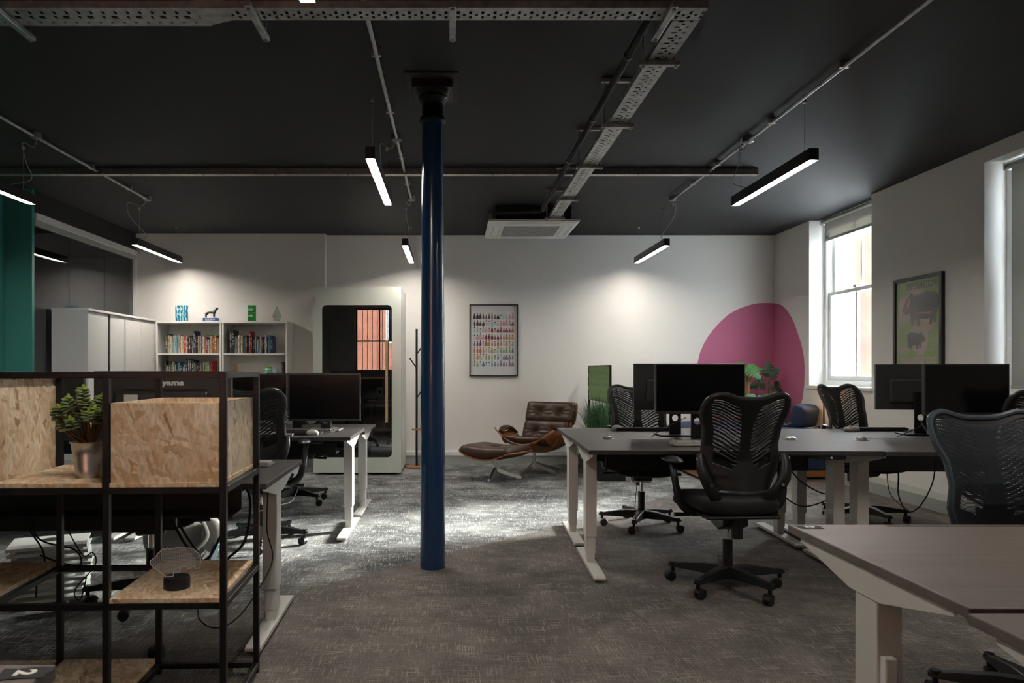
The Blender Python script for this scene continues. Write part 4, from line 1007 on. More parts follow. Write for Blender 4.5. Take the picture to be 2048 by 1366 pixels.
books('N260/16 W205/14 R215/14 K255/26 G235/10 N245/14 A250/30 C215/10 K235/26 T240/18 W205/12 K245/22 B235/20 W220/10 U265/16 K285/20 A280/24 P275/20 N270/22 T240/20 O225/12 K235/34 K233/20 W230/12 P235/16 C230/12 C243/12 G237/22 W250/12 A245/30 C205/8 R265/20',-3.51,1.0455,-2.835,'lower left','books on the lower left shelf')
books('K160/12 N150/12',-2.085,1.1305,-2.045,'lower right','books on the lower right shelf')
# odds and ends
t=root('folder',(-2.95,8.80,1.628),0,'flat green and cream papers lying on top of the upper left books','papers')
t.location=(-2.93,8.82,1.622); MB().box((-.09,-.07,-.002),(.09,.07,.003)).build('sheet',mat('green_paper',(.12,.4,.12),.6),t)
tube_=root('wipes_tub',(-2.33+.07,8.78,1.1305),0,'white tub with green lid on the lower right bookcase shelf','tub'); tube_.location=(-2.265,8.80,1.1305)
MB().cyl((0,0,0),(0,0,.085),.045,n=24).build('tub',WHITEPL,tube_,smooth=True); MB().cyl((0,0,.085),(0,0,.105),.047,.044,n=24).build('lid',mat('lime_plastic',(.12,.5,.05),.4),tube_,smooth=True)
MB().lathe([(.0455,.02),(.0455,.07)],(0,0,0),24).build('tub_label',mat('sea_green_label',(.15,.5,.32),.5),tube_)
t=root('gel_bottle',(-2.17,8.78,1.1305),0,'clear blue pump bottle beside the green lidded tub','bottle')
MB().lathe([(.03,0),(.034,.01),(.034,.06),(.012,.08),(.01,.09)],(0,0,0),20).build('bottle',mat('pale_blue_gel',(.3,.5,.62),.2),t,smooth=True); MB().cyl((0,0,.09),(0,0,.12),.006,n=8).cb((0,-.012,.12),(.012,.04,.008)).build('pump',WHITEPL,t)
t=root('pen_box',(-2.66,8.79,1.1305),0,'box of coloured pens with one tall orange marker','pen holder')
MB().box((-.11,-.03,0),(.07,.03,.022)).build('tray',PLAST,t,bevel=.003)
for k,cl in enumerate(((.5,.05,.05),(.05,.4,.1),(.5,.2,.4),(.8,.3,.05),(.05,.35,.35),(.4,.05,.3))):
    MB().cyl((-.10+k*.03,0,.02),(-.085+k*.03,.01,.05),.008,n=8).build('marker',mat('marker_ink',cl,.4),t)
MB().prism([(-.015,.03),(.012,.03),(.018,.09),(.006,.14),(-.006,.14),(.0,.10),(-.02,.07)],-.006,.006,'y').build('tall_marker',mat('burnt_orange',(.35,.12,.03),.5),t)
# trophies
zt_=1.79
t=root('award',(-3.34,8.82,zt_),0,'teal and blue printed glass award on the bookcase','award','awards on the bookcase')
o=MB().box((-.076,-.01,0),(.076,.01,.205)).build('plaque',None,t,bevel=.003)
m=mat('teal_swirl_print',(.03,.25,.32),.15); N=m.node_tree.nodes; L=m.node_tree.links; tc=N.new('ShaderNodeTexCoord'); wv=N.new('ShaderNodeTexWave'); wv.inputs['Scale'].default_value=9; wv.inputs['Distortion'].default_value=9; L.new(tc.outputs['Object'],wv.inputs['Vector']); r=ramp(N,[(0,(.015,.10,.20)),(.5,(.03,.24,.30)),(.85,(.10,.38,.42)),(1,(.5,.68,.7))]); L.new(wv.outputs[0],r.inputs[0]); L.new(r.outputs[0],N['Principled BSDF'].inputs['Base Color']); o.data.materials.append(m)
def scrib(t,x0,z0,w,n,y=-.0115,h=.006,m=LOGO,gap=.012):
    mb=MB()
    for i in range(n):
        x=x0
        while x<x0+w*(1 if i<n-1 else .6):
            l=R.uniform(.008,.02); mb.box((x,y-.0005,z0-i*gap),(min(x+l,x0+w),y,z0-i*gap+h)); x+=l+.004
    return mb.build('lettering',m,t)
scrib(t,-.06,.165,.10,2,h=.010,gap=.016); scrib(t,-.05,.10,.06,3,h=.004,gap=.008)
t=root('dog_statue',(-2.98,8.82,zt_),0,'dark standing dog figurine on a blue plinth','statue')
MB().box((-.09,-.035,0),(.09,.035,.048)).build('plinth',mat('blue_plinth',(.02,.08,.25),.3),t,bevel=.003)
scrib(t,-.06,.034,.12,3,y=-.036,h=.004,gap=.011)
DOG=mat('dark_bronze',(.02,.019,.018),.35)
import bmesh
def skin_figure(name,verts,edges,radii,m,parent,sub=2):
    me=bpy.data.meshes.new(name); me.from_pydata(verts,edges,[]); o=bpy.data.objects.new(name,me); COL.objects.link(o)
    sk_=o.modifiers.new('skin','SKIN'); o.modifiers.new('sub','SUBSURF').levels=sub
    for k,r_ in enumerate(radii): 
        me.skin_vertices[0].data[k].radius=(r_,r_) if not isinstance(r_,tuple) else r_
    me.skin_vertices[0].data[0].use_root=True
    dg=bpy.context.evaluated_depsgraph_get(); dg.update()
    nm=bpy.data.meshes.new_from_object(o.evaluated_get(dg)); bpy.data.objects.remove(o)
    o=bpy.data.objects.new(name,nm); COL.objects.link(o); nm.materials.clear(); nm.materials.append(m); nm.shade_smooth(); o.parent=parent
    return o
V=[(0,0,.118),(.035,0,.122),(.055,0,.138),(.068,0,.158),(.076,0,.166),(.092,0,.160),
   (-.035,0,.118),(-.055,0,.112),(-.075,0,.104),(-.09,0,.098),
   (.040,.012,.100),(.040,.013,.075),(.042,.013,.052),(.040,-.012,.100),(.036,-.013,.075),(.038,-.013,.052),
   (-.048,.013,.098),(-.060,.013,.080),(-.055,.013,.065),(-.062,.013,.052),(-.052,-.013,.098),(-.066,-.013,.08),(-.062,-.013,.065),(-.07,-.013,.052),
   (.07,.008,.176),(.07,-.008,.176)]
Ed=[(0,1),(1,2),(2,3),(3,4),(4,5),(0,6),(6,7),(7,8),(8,9),(1,10),(10,11),(11,12),(1,13),(13,14),(14,15),(6,16),(16,17),(17,18),(18,19),(6,20),(20,21),(21,22),(22,23),(4,24),(4,25)]
Rd=[.018,.022,.015,.013,.012,.007,.015,.007,.004,.003,.010,.006,.006,.010,.006,.006,.012,.006,.005,.006,.012,.006,.005,.006,.004,.004]
skin_figure('dog',V,Ed,Rd,DOG,t)
t=root('award',(-2.475,8.82,zt_),0,'solid green glass award between the dog figurine and the clear one','award','awards on the bookcase')
MB().box((-.05,-.012,0),(.05,.012,.205)).build('plaque',mat('green_glass',(.01,.2,.03),.12,noise=.6,nscale=12),t,bevel=.003)
scrib(t,-.038,.155,.06,3,y=-.0135,h=.006,gap=.009); scrib(t,-.038,.08,.055,3,y=-.0135,h=.005,gap=.008); MB().box((-.05,-.0135,.105),(.05,-.0125,.109)).build('stripe',LOGO,t)
t=root('award',(-2.16,8.80,zt_),0,'clear diamond shaped glass award at the bookcase end','award','awards on the bookcase')
dm=[(-.024,0),(.024,0),(.052,.07),(0,.19),(-.052,.07)]
MB().prism(dm,-.006,.006,'y').build('plaque',glass_mat('pale_green_glass',(.78,.85,.8),.04),t)
mb=MB()
for a,b2 in zip(dm,dm[1:]+dm[:1]): mb.tube([(a[0],-.006,a[1]),(b2[0],-.006,b2[1])],.0014,5)
mb.build('cut_edge',mat('dark_glass_edge',(.05,.09,.07),.2),t)
MB().ell((-.02,-.0065,.065),(.008,.001,.006),10,6).build('emblem',DOG,t); scrib(t,-.022,.10,.045,1,y=-.0062,h=.004,m=DOG)
# ------------------------------------------------------------------ phone booth
BZ_=root('phone_booth',(-.585,8.14,0),0,'white framed glass door phone booth against the back wall','phone booth')
w=1.0;h_=2.14;d=.82
GF=mat('greenish_white_back_painted_glass',(.70,.74,.67),.12,spec=.6)
MB().box((-w,.03,.03),(-w+.04,d,h_)).box((-.04,.03,.03),(0,d,h_)).box((-w+.04,.03,h_-.04),(-.04,d,h_)).box((-w+.04,.03,.03),(-.04,d,.08)).build('shell',WHITEPL,BZ_,bevel=.003)
FELT=mat('grey_felt_lining',(.25,.25,.25),.95,bump=.4,bscale=200)
MB().box((-w+.04,d-.04,.08),(-.04,d-.01,h_-.04)).box((-w+.04,.05,.08),(-w+.06,d-.04,h_-.04)).box((-.06,.05,.08),(-.04,d-.04,h_-.04)).build('lining',FELT,BZ_)
for x in (-.9,-.1): MB().box((x-.03,.1,0),(x+.03,.7,.03)).build('plinth_foot',PLAST,BZ_)
# door leaf with rounded window
def rrect(x0,x1,z0,z1,r,n=6):
    out=[]
    for (cx,cz,a0) in ((x1-r,z1-r,0),(x0+r,z1-r,PI/2),(x0+r,z0+r,PI),(x1-r,z0+r,3*PI/2)):
        for k in range(n+1):
            a=a0+PI/2*k/n; out.append((cx+r*math.cos(a),cz+r*math.sin(a)))
    return out
inn=rrect(-.90,-.105,.20,1.935,.05); out=rrect(-w,0,.025,h_+.002,.004)
nI=len(inn); vs=[(x,0,z) for x,z in out]+[(x,0,z) for x,z in inn]+[(x,.028,z) for x,z in out]+[(x,.028,z) for x,z in inn]
fs=[]
for k in range(nI):
    k2=(k+1)%nI
    fs+=[(k,k2,nI+k2,nI+k),(2*nI+k,3*nI+k,3*nI+k2,2*nI+k2),(k,2*nI+k,2*nI+k2,k2),(nI+k,nI+k2,3*nI+k2,3*nI+k)]
dr=MB().add(vs,fs).build('door',GF,BZ_)
MB().prism(inn,.004,.010,'y').build('pane',GLASSD,dr)
hd=MB().box((-.175,-.062,.60),(-.148,-.035,1.535)).build('handle',OAK,dr,bevel=.002)
for z in (.68,1.45): MB().cyl((-.1615,-.036,z),(-.1615,.0,z),.006,n=8).build('standoff',ALU,hd)
for z in (2.0-.0,.22): MB().box((-w-.002,-.006,z-.04),(-w+.02,0,z+.04)).cyl((-w+.01,-.008,z-.02),(-w+.01,-.006,z-.02),.004,n=8).cyl((-w+.01,-.008,z+.02),(-w+.01,-.006,z+.02),.004,n=8).build('hinge',ALU,dr,bevel=.002)
MB().box((-.58,.15,1.09),(-.06,d-.05,1.115)).build('worktop',OAK,BZ_,bevel=.003)
MB().box((-.36,d-.05,.86),(-.28,d-.04,.98)).build('socket',WHITEPL,BZ_,bevel=.003)
MB().cyl((-.32,d-.06,.92),(-.32,d-.045,.92),.02,n=14).tube(spline([(-.32,d-.07,.92),(-.36,d-.15,.8),(-.4,d-.2,.5),(-.42,d-.25,.1)],8),.006,6).build('plug',PLAST,BZ_)
t=root('stool',(-.95,8.62,.085),0,'blue seated stool inside the glass booth','stool')
t.location=(-1.17,8.52,.08)
MB().lathe([(0,.70),(.15,.70),(.17,.73),(.16,.765),(0,.775)],(0,0,0),24).build('seat',NAVY,t,smooth=True)
for k in range(4):
    a=PI/4+k*PI/2; MB().cyl((.1*math.cos(a),.1*math.sin(a),.70),(.17*math.cos(a),.17*math.sin(a),0),.011,n=8).build('leg',STEELB,t)
# coat stand
t=root('coat_stand',(-.44,8.78,0),0,'slim black coat stand with pegs beside the blue column','coat stand')
MB().cyl((0,0,.02),(0,0,1.70),.014,n=14).build('pole',STEELB,t,smooth=True)
MB().lathe([(0,0),(.14,0),(.145,.008),(.14,.02),(0,.024)],(0,0,0),32).build('base',WALN,t,smooth=True,angle=.6)
MB().lathe([(0,.46),(.06,.46),(.062,.47),(.06,.475),(0,.477)],(0,0,0),28).build('tray',WALN,t,smooth=True,angle=.6)
for (z,a,b2) in ((1.32,PI,.16),(1.49,.1,.17),(.95,.3,.14),(1.2,-1.6,.1)):
    MB().cyl((0,0,z-.1),(math.cos(a)*.085,math.sin(a)*.085,z+.02),.0085,n=10).build('peg',STEELB,t,smooth=True)
# ------------------------------------------------------------------ framed print on back wall
PW,PH=.62,.92
t=root('framed_print',(.525,YB-.002,1.575),0,'black framed print of rows of tiny watercolour people','picture')
f=.013
MB().box((-PW/2,-.03,-PH/2),(-PW/2+f,0,PH/2)).box((PW/2-f,-.03,-PH/2),(PW/2,0,PH/2)).box((-PW/2+f,-.03,PH/2-f),(PW/2-f,0,PH/2)).box((-PW/2+f,-.03,-PH/2),(PW/2-f,0,-PH/2+f)).build('frame',STEELB,t)
MB().box((-PW/2+f,-.012,-PH/2+f),(PW/2-f,-.008,PH/2-f)).build('paper',mat('white_print_paper',(.74,.73,.74),.8),t)
MB().box((-PW/2+f,-.022,-PH/2+f),(PW/2-f,-.020,PH/2-f)).build('glazing',GLASSPIC,t)
rowc=['K K K K N N N N N L L L S S','K N N N L L L L A S S S S M','L L L A S S M S M M M M M O','L S S S M M M M M O O O Y Y','M M M S O O O Y O Y C Y C G','O O O Y C C Y C C G G G G B','Y Y C C G G G G B L P P P P','G G L B L L T P P P P P P P']
figc={'K':(.03,.03,.035),'N':(.12,.06,.04),'L':(.5,.6,.62),'S':(.62,.35,.36),'A':(.55,.53,.58),'M':(.28,.05,.06),'O':(.55,.2,.05),'Y':(.6,.38,.16),'C':(.62,.56,.42),'G':(.3,.5,.2),'B':(.08,.22,.35),'P':(.25,.2,.36),'T':(.12,.35,.4)}
fm={k:mat('watercolour_'+k,v,.8,noise=.3,nscale=60) for k,v in figc.items()}
bins={k:MB() for k in figc}; hb={0:MB(),1:MB()}
rf=random.Random(5)
for r_,row in enumerate(rowc):
    toks=row.split(); z0=PH/2-f-.175-r_*.0865+.0
    for k,c_ in enumerate(toks):
        x=-.262+.524*(k+.5)/14; hh=rf.uniform(.035,.066); ww=rf.uniform(.009,.019)
        bins[c_].prism([(x-ww,z0),(x+ww,z0),(x+ww*.95,z0+hh*.55),(x+ww*.6,z0+hh*.85),(x+ww*.2,z0+hh),(x-ww*.2,z0+hh),(x-ww*.6,z0+hh*.85),(x-ww*.95,z0+hh*.55)],-.0126,-.0121,'y')
        hb[rf.random()<.45].cyl((x,-.0127,z0+hh+.008),(x,-.0121,z0+hh+.008),rf.uniform(.006,.009),n=10)
for k,v in bins.items():
    if v.v: v.build('painted_figures',fm[k],t)
hb[0].build('painted_heads',fm['K'],t); hb[1].build('painted_heads',fm['M'],t)
# hippo poster on right wall between windows
yc=(6.62+5.98)/2
t=root('framed_poster',(XW-.002,6.31,1.612),-PI/2,'black framed green poster with two dark hippos and zoo lettering','poster')
PW,PH=.66,.82; f=.03
MB().box((-PW/2,-.03,-PH/2),(-PW/2+f,0,PH/2)).box((PW/2-f,-.03,-PH/2),(PW/2,0,PH/2)).box((-PW/2+f,-.03,PH/2-f),(PW/2-f,0,PH/2)).box((-PW/2+f,-.03,-PH/2),(PW/2-f,0,-PH/2+f)).build('frame',STEELB,t)
MB().box((-PW/2+f,-.012,-PH/2+f),(PW/2-f,-.008,PH/2-f)).build('paper',mat('moss_green_ink',(.24,.34,.10),.8,noise=.12,nscale=40),t)
PK=mat('pale_pink_ink',(.46,.36,.29),.8); DK=mat('charcoal_ink',(.045,.048,.045),.8); SAL=mat('salmon_ink',(.52,.22,.14),.8)
rb=random.Random(11)
mb=MB()
def blob(mb,cx,cz,rx,rz_,y,n=22,j=.12):
    mb.prism([(cx+rx*(1+rb.uniform(-j,j))*math.cos(2*PI*k/n),cz+rz_*(1+rb.uniform(-j,j))*math.sin(2*PI*k/n)) for k in range(n)],y-.0003,y,'y')
blob(mb,-.18,.13,.085,.13,-.0125); blob(mb,.06,.0,.17,.09,-.0125); blob(mb,.03,-.15,.12,.13,-.01255); blob(mb,-.02,.29,.10,.04,-.01252); blob(mb,-.2,-.24,.08,.03,-.01256)
for k in range(60):
    x=rb.uniform(-.28,.2); z=rb.uniform(-.28,.27); mb.box((x,-.0126,z),(x+rb.uniform(.02,.08),-.0123,z+.003))
mb.build('pale_shapes',PK,t)
mb=MB()
def hippo(cx,cz,s,fl=1):
    L=[(-.5,-.05),(-.47,-.12),(-.36,-.15),(-.30,-.12),(-.26,-.22),(-.26,-.36),(-.18,-.36),(-.17,-.24),(-.10,-.26),(-.09,-.38),(-.01,-.38),(.0,-.24),(.2,-.26),(.26,-.24),(.26,-.36),(.33,-.36),(.35,-.22),(.38,-.34),(.45,-.34),(.46,-.16),(.52,.0),(.50,.14),(.40,.22),(.2,.24),(-.05,.20),(-.2,.19),(-.25,.25),(-.29,.2),(-.36,.17),(-.44,.06)]
    mb.prism([(cx+fl*x*s,cz+z*s) for x,z in L],-.0135,-.0130,'y')
hippo(.03,.15,.48); hippo(-.02,-.14,.24,-1)
mb.build('hippo_shapes',DK,t)
MB().prism([(-.13+.0,.12),(-.10,.20),(-.12,.24),(-.15,.16)],-.0139,-.0136,'y').prism([(-.05,.08),(.16,.07),(.22,.09),(.16,.085),(-.04,.095)],-.0139,-.0136,'y').prism([(-.19,.105),(-.15,.12),(-.16,.135),(-.2,.12)],-.0139,-.0136,'y').build('salmon_shapes',SAL,t)
text('INFORMATION',.085,DK,t,T(.045,-.0131,.325,rx=PI/2),sx=.68,bold=.002,depth=.0003)
text('BROOKFIELD ZOO',.088,PK,t,T(0,-.0131,-.335,rx=PI/2),sx=.66,bold=.0035,depth=.0003)
MB().box((-PW/2+f,-.022,-PH/2+f),(PW/2-f,-.020,PH/2-f)).build('glazing',GLASSPIC,t)
# ------------------------------------------------------------------ lounge chair and ottoman
def pillow(w_,d_,h_2,tufts=(),n=28,sag=0,bend=0,crease=.0):
    mb=MB()
    def f_(u,v,s):
        a=u*2-1;b=v*2-1
        e=max(0,(1-abs(a)**5))*max(0,(1-abs(b)**5)); tt=h_2*max(e,0)**.38
        for (tx,ty) in tufts:
            r2=((a-tx)*w_/2)**2+((b-ty)*d_/2)**2; tt-= h_2*.62*math.exp(-r2/.0011)*(1 if s>0 else .0); tt-= h_2*.18*math.exp(-r2/.009)*(s>0)
            if s>0: tt+= .004*math.sin(math.atan2((b-ty),(a-tx))*7)*math.exp(-r2/.012)
        x=a*w_/2*(1-.05*abs(b)**6); y=b*d_/2*(1-.05*abs(a)**6)
        return (x,y,s*tt+bend*(y*y)+sag*x*x)
    mb.grid(lambda u,v:f_(u,v,1),n,n).grid(lambda u,v:f_(u,v,-1),n,n)
    return mb
def cushion(name,parent,M,w_,d_,h_2,tufts,m=LEATH,bend=0,sag=0):
    p=pillow(w_,d_,h_2,tufts,bend=bend,sag=sag); q=MB().add(p.v,p.f,M)
    return q.build(name,m,parent,smooth=True,weld=True,angle=2.5)
def shell_(name,parent,M,w_,d_,bend,sag,thk=.012,off=0,m=WALN):
    q=MB().grid(lambda u,v:(lambda a,b:(a*w_/2*(1-.06*abs(b)**4),b*d_/2*(1-.06*abs(a)**4),off+bend*(b*d_/2)**2+sag*(a*w_/2)**2))(u*2-1,v*2-1),20,20,M=M)
    return q.build(name,m,parent,smooth=True,solid=thk,angle=2)
def star(parent,nb,r,zc,post):
    for k in range(nb):
        a=2*PI*k/nb+.35
        M=T(rz=a)
        vs=[];
        for (x,w2,z0,z1) in ((.02,.018,zc-.045,zc),(r*.5,.015,.045,.085),(r-.02,.016,.018,.045),(r,.016,.018,.040)): vs+=[(x,-w2,z0),(x,w2,z0),(x,w2*.8,z1),(x,-w2*.8,z1)]
        fs=[(0,1,2,3)]+[(q*4+i,q*4+(i+1)%4,(q+1)*4+(i+1)%4,(q+1)*4+i) for q in range(3) for i in range(4)]+[(12,15,14,13)]
        l=MB().add(vs,fs,M).build('base_leg',ALU,parent,bevel=.003)
        MB().cyl((r-.015,0,0),(r-.015,0,.02),.014,n=12,M=M).build('glide',CHROME,l)
    MB().cyl((0,0,.08),(0,0,post),.016,n=16).cyl((0,0,post-.02),(0,0,post),.05,n=16).build('post',ALU,parent,smooth=True)
LC=root('lounge_chair',(.95,8.32,0),math.radians(146),'dark brown leather lounge chair with walnut shell by the back wall','lounge chair')
star(LC,5,.33,.13,.26)
# seat: bent shell whose sides rise
Ms=T(0,.03,.30,rx=math.radians(12))
shell_('seat_shell',LC,Ms,.80,.60,.55,1.15,off=-.055)
cushion('seat_cushion',LC,T(0,.05,.335,rx=math.radians(12)),.56,.56,.055,[(-.38,-.1),(.38,-.1)],bend=.3,sag=.35)
Mb=T(0,-.27,.50,rx=math.radians(-70)+PI)  # lower back, cushion top faces +y
def backM(y,z,deg): # local z -> forward (+y) and slightly up
    return T(0,y,z,rx=-math.radians(90-deg))
# frame where cushion local z points +y : rotate about x by -90
def BM(y,z,lean): return Matrix.Translation((0,y,z))@Matrix.Rotation(-PI/2+lean,4,'X')
shell_('lower_back_shell',LC,BM(-.315,.455,math.radians(22)),.64,.30,.1,.55,off=-.06)
cushion('lower_back_cushion',LC,BM(-.30,.460,math.radians(22)),.58,.265,.05,[(-.42,.1),(.42,.1)],sag=.3)
shell_('upper_back_shell',LC,BM(-.45,.675,math.radians(20)),.66,.29,.1,.40,off=-.055)
cushion('upper_back_cushion',LC,BM(-.435,.68,math.radians(20)),.64,.265,.058,[(-.42,.05),(.42,.05)],sag=.28)
for s in (-1,1):
    MB().box((s*.15-.012,-.455,.42),(s*.15+.012,-.44,.72),T(0,-.02,0,rx=0)).build('back_strut',STEELB,LC,bevel=.002)
    p=spline([(s*.36,-.22,.44),(s*.375,-.08,.505),(s*.37,.06,.51),(s*.355,.16,.475)],6)
    a=MB().tube(p,[.03+.022*math.sin(PI*k/(len(p)-1)) for k in range(len(p))],12,flat=.55,up=(0,0,1)).build('armrest',LEATH,LC,smooth=True)
    MB().grid(lambda u,v:(s*(.30+.075*v**.5),-.20+.34*u,.34+.15*v-.03*u*v),8,6).build('arm_shell',WALN,a,smooth=True,solid=.01)
OT=root('ottoman',(.47,7.83,0),math.radians(143),'dark brown leather ottoman in front of the lounge chair','ottoman')
star(OT,4,.29,.13,.22)
shell_('shell',OT,T(0,0,.265),.66,.56,.0,.75,off=-.03)
cushion('cushion',OT,T(0,0,.30),.64,.56,.07,[(-.0,.0)],sag=.35)
# ------------------------------------------------------------------ planter with green felt screen
t=root('planter',(1.70,8.30,0),math.radians(0),'long black planter box behind the right desks','planter')
MB().box((-.13,-.62,0),(.16,.62,.36)).build('trough',STEELB,t,bevel=.003)
MB().box((-.12,-.61,.33),(.15,.61,.362)).build('soil',SOIL,t)
G=root('felt_screen',(1.70,8.30,.36),0,'black framed green felt screen with pressed scale pattern','screen')
MB().box((-.012,-.61,0),(.012,-.585,.89)).box((-.012,.585,0),(.012,.61,.89)).box((-.012,-.585,.865),(.012,.585,.89)).box((-.011,-.585,.47),(.011,.585,.478)).build('frame',STEELB,G,bevel=.002)
pn=MB().box((-.005,-.585,.478),(.005,.585,.865)).build('felt_panel',GREENP,G)
mb=MB()
for r_ in range(5):
    for k in range(12):
        y=-.55+1.1*(k+.5*(r_%2))/12; z=.495+r_*.077
        if y>.56: continue
        mb.grid(lambda u,v:(-.0055-.022*math.sin(PI*v)**.8*(1-abs(u*2-1))**.6, y+(u-.5)*.075*(math.sin(PI*(.15+.85*v)))+.02*math.sin(PI*v), z+v*.092),4,8)
mb.build('pressed_scales',mat('green_felt_highlight',(.24,.38,.16),.7),pn,smooth=True)
rg=random.Random(9)
mb=MB()
def blade(mb,x,y,z,dx,dy,h,w0,droop,n=6):
    pts=[]
    for k in range(n+1):
        q=k/n; pts.append(Vector((x+dx*q**1.6,y+dy*q**1.6,z+h*(q-droop*q**3))))
    a=Vector((-dy,dx,0)); 
    if a.length<1e-5: a=Vector((1,0,0))
    a.normalize(); vs=[]
    for k,p_ in enumerate(pts):
        ww=w0*(1-(k/n)**2)+.0004; vs+=[p_-a*ww,p_+a*ww]
    mb.add(vs,[(2*k,2*k+1,2*k+3,2*k+2) for k in range(n)])
for k in range(2200):
    x=1.70+rg.gauss(0,.055); y=8.15+rg.gauss(0,.22); an=rg.uniform(0,2*PI); l=abs(rg.gauss(0,.19))
    if abs(x-1.70)<.016: x+=.03
    blade(mb,min(max(x,1.58),1.85),min(max(y,7.75),8.85),.36,math.cos(an)*l,math.sin(an)*l*1.2,rg.uniform(.28,.62),.0026,rg.uniform(.05,.35))
tag(mb.build('ornamental_grass',GRASS),'tall wispy green grass spilling from the black planter','grass',kind='stuff')
def spider(x,y,z,lab,n=46,seed=1,L0=.3):
    rs=random.Random(seed); t=root('spider_plant',(x,y,z),0,lab,'potted plant','spider plants in the planter'); mb=MB()
    for k in range(n):
        an=rs.uniform(0,2*PI); l=rs.uniform(.10,.24)*L0/.3; blade(mb,0,0,0,math.cos(an)*l,math.sin(an)*l,rs.uniform(.10,.2),.006,rs.uniform(1.2,2.4),9)
    mb.build('foliage',SPID,t); MB().cyl((0,0,-.01),(0,0,.03),.02,n=8).build('crown',GREEN,t)
spider(1.575,7.78,.36,'spider plant drooping over the near end of the black planter',seed=2,L0=.36)
spider(1.70,7.76,.36,'spider plant at the planter corner behind the mesh chair',seed=4)
spider(1.545,8.35,.35,'spider plant hanging over the side of the planter behind the desk legs',seed=6,L0=.4)
# ------------------------------------------------------------------ day bed, cushion, plants in the mural corner
t=root('day_bed',(3.35,8.56,0),0,'navy blue upholstered day bed along the back wall under the mural','sofa')
MB().box((-.68,-.78,.10),(.72,.52,.42)).build('upholstered_base',NAVY,t,bevel=.02)
c_=pillow(1.40,1.30,.075,(),n=24); MB().add(c_.v,c_.f,T(.02,-.13,.49)).build('mattress_cushion',NAVY,t,smooth=True,weld=True,angle=2.5)
MB().box((-.67,-.77,.025),(.71,.50,.10)).build('wooden_plinth',wood('orange_brown_wood',(.30,.11,.03),(.42,.19,.06)),t,bevel=.004)
for q in ((-.62,-.7),(-.62,.45),(.62,-.7),(.62,.45)): MB().cyl((q[0],q[1],0),(q[0],q[1],.03),.022,n=12).build('leg',STEELB,t)
t=root('cushion',(3.95,8.02,.685),0,'plump blue velvet cushion leaning on the day bed end','cushion')
c_=pillow(.27,.25,.10,()); MB().add(c_.v,c_.f,Matrix.Rotation(math.radians(-75),4,'X')@Matrix.Rotation(.0,4,'Z')).build('cover',mat('blue_velvet',(.010,.025,.062),.7,bump=.8,bscale=14),t,smooth=True,weld=True,angle=2.5)
t.rotation_euler=(0,0,math.radians(20))
t=root('throw',(3.66,8.10,.568),0,'crumpled pale blue cloth lying on the navy day bed','cloth')
MB().grid(lambda u,v:((u-.5)*.34,(v-.5)*.22,.006+.022*abs(math.sin(u*9+v*3))*abs(math.sin(v*7+u*2))*(1-abs(2*u-1)**4)),24,18).build('fabric',mat('pale_blue_cloth',(.07,.11,.19),.85),t,smooth=True,solid=.002,angle=3)
t=root('side_panel_board',(3.95,9.05,.56),0,'pale grey headboard panel standing behind the day bed end','board')
t.location=(4.0,9.02,.56)
MB().box((-.02,-.10,0),(.105,.08,.29)).build('panel',mat('pink_grey_board',(.34,.27,.28),.7),t,bevel=.003)
# monstera
def mleaf(mb,c,size,nrm,tip):
    n=Vector(nrm).normalized(); tdir=Vector(tip); tdir=(tdir-n*tdir.dot(n)).normalized(); b=n.cross(tdir)
    pts=[(0,.0)]
    half=[(.10,-.16),(.30,-.12),(.46,.02)]
    for k in range(5):
        z=.10+k*.17; w0=.50-.012*k-.05*(k**1.6)*.6
        half+=[(w0,z),(w0*.98,z+.07),(.16+.0*k,z+.075),(.15,z+.105)]
    half+=[(.14,.92),(0,1.02)]
    for s in (-1,1):
        vs=[(0,0)]+half; P3=[]
        for (x,y) in vs:
            X=s*x; P3.append(Vector(c)+b*(X*size)+tdir*((y)*size)+n*(-.25*size*(x*x)-.12*size*y*y))
        mid=[Vector(c)+tdir*(y*size)+n*(-.12*size*y*y) for y in (0,.25,.5,.75,1.0)]
        m_=len(P3); fs=[]
        # fan triangles from the midrib
        def near(y): return m_+min(4,max(0,int(round(y*4))))
        for k in range(1,m_-1):
            a_,b2=k,k+1; fs.append((a_,b2,near((vs[a_][1]+vs[b2][1])/2)))
        for k in range(1,m_-1):
            i1=near((vs[k-1][1]+vs[k][1])/2) if k>1 else m_; i2=near((vs[k][1]+vs[k+1][1])/2)
            if i1!=i2: fs.append((k,i1,i2))
        mb.add(P3+mid,fs)
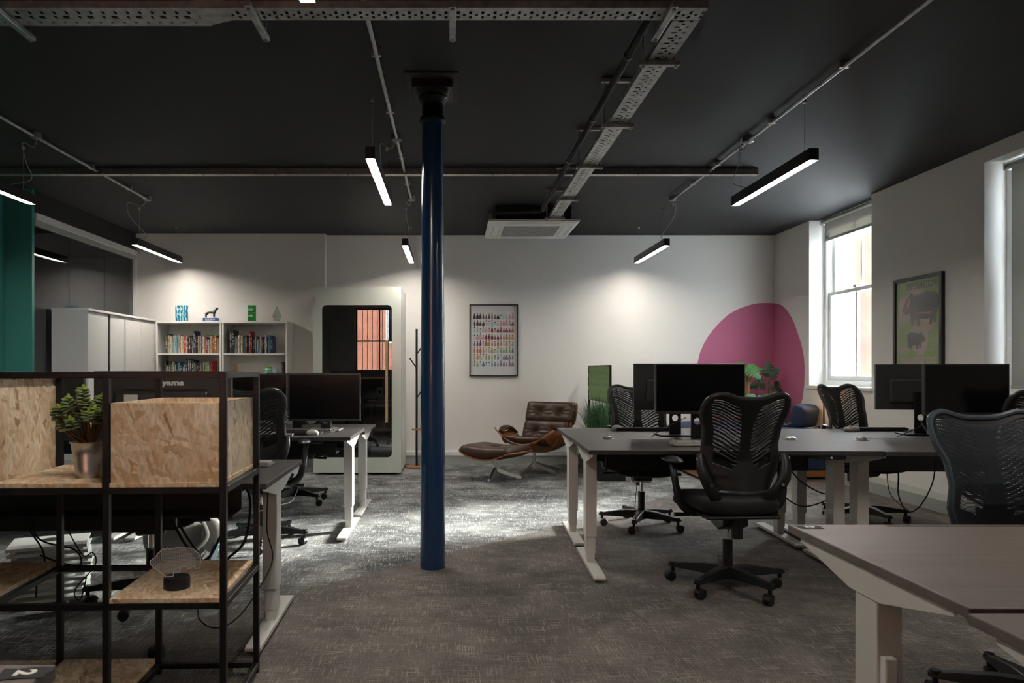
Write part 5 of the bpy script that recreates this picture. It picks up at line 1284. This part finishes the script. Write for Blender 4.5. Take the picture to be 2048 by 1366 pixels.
def monstera(x,y,lab,leaves,m,pole=True,seed=1):
    t=root('potted_monstera',(x,y,.565),0,lab,'potted plant'); fb=MB(); sb=MB()
    MB().lathe([(.07,0),(.09,.01),(.105,.15),(.1,.16),(.09,.14),(0,.135)],(0,0,0),28).build('pot',PLAST,t,smooth=True,angle=.9)
    if pole: MB().cyl((0,0,.13),(.0,0,.56),.022,n=12).build('moss_pole',mat('coir_pole',(.28,.14,.05),.95,noise=.4,nscale=80,bump=.8,bscale=120),t,smooth=True)
    for (lx,ly,lz,s,nr,tp) in leaves:
        sb.tube(spline([(0,0,.15),(lx*.25,ly*.25,lz*.6),(lx,ly,lz)],6),.004,6); mleaf(fb,(lx,ly,lz),s,nr,tp)
    sb.build('stems',GREEN,t,smooth=True); fb.build('foliage',m,t)
monstera(3.60,8.72,'monstera with split leaves on a brown moss pole before the pink mural',[(-.02,-.05,.66,.20,(-.2,-1,.6),(.5,-.2,-.6)),(-.05,-.03,.68,.17,(0,-1,.8),(-.8,0,-.1)),(.06,-.02,.66,.15,(.2,-.8,.8),(.9,0,.05)),(.05,-.14,.30,.26,(.1,-1,.35),(-.2,-.2,-1)),(-.06,-.1,.33,.22,(-.2,-1,.5),(-.5,0,-.9)),(.22,-.08,.25,.2,(.2,-.5,1),(.7,-.3,-.3)),(.15,-.2,.2,.22,(0,-1,1),(.4,-.3,-.5)),(.26,-.14,.32,.19,(-.1,-.8,.9),(1,-.3,-.15)),(.30,-.15,.28,.20,(0,-1,.8),(-.4,-.2,.3))],GREEN)
monstera(3.88,8.80,'dark leaved plant against the pink mural corner',[(-.0,-.05,.58,.17,(-.6,-1,.1),(-.2,0,.9)),(.03,-.02,.55,.15,(-.3,-1,0),(.6,0,.6)),(-.08,-.05,.47,.17,(-.2,-1,.1),(-.7,0,-.2)),(.06,-.04,.45,.16,(.1,-1,.1),(.6,0,-.6)),(.10,-.08,.27,.16,(.2,-1,.4),(.8,0,.1)),(.08,-.1,.22,.15,(0,-1,.4),(.4,0,-.7))],GREEND,pole=False)
# warm little lamp on the day bed side, half hidden by the office chair
t=root('table_lamp',(3.86,8.05,0),0,'small warm glowing lamp half hidden below the bright window','lamp')
t.location=(4.03,7.76,.562)
MB().cyl((0,0,0),(0,0,.02),.06,n=20).cyl((0,0,.02),(0,0,.30),.008,n=8).build('stand',STEELB,t)
MB().ell((0,0,.33),(.035,.035,.035),20,12).build('globe_shade',mat('warm_globe',(.9,.6,.3),.4,emit=(1,.45,.12),estr=14),t,smooth=True)
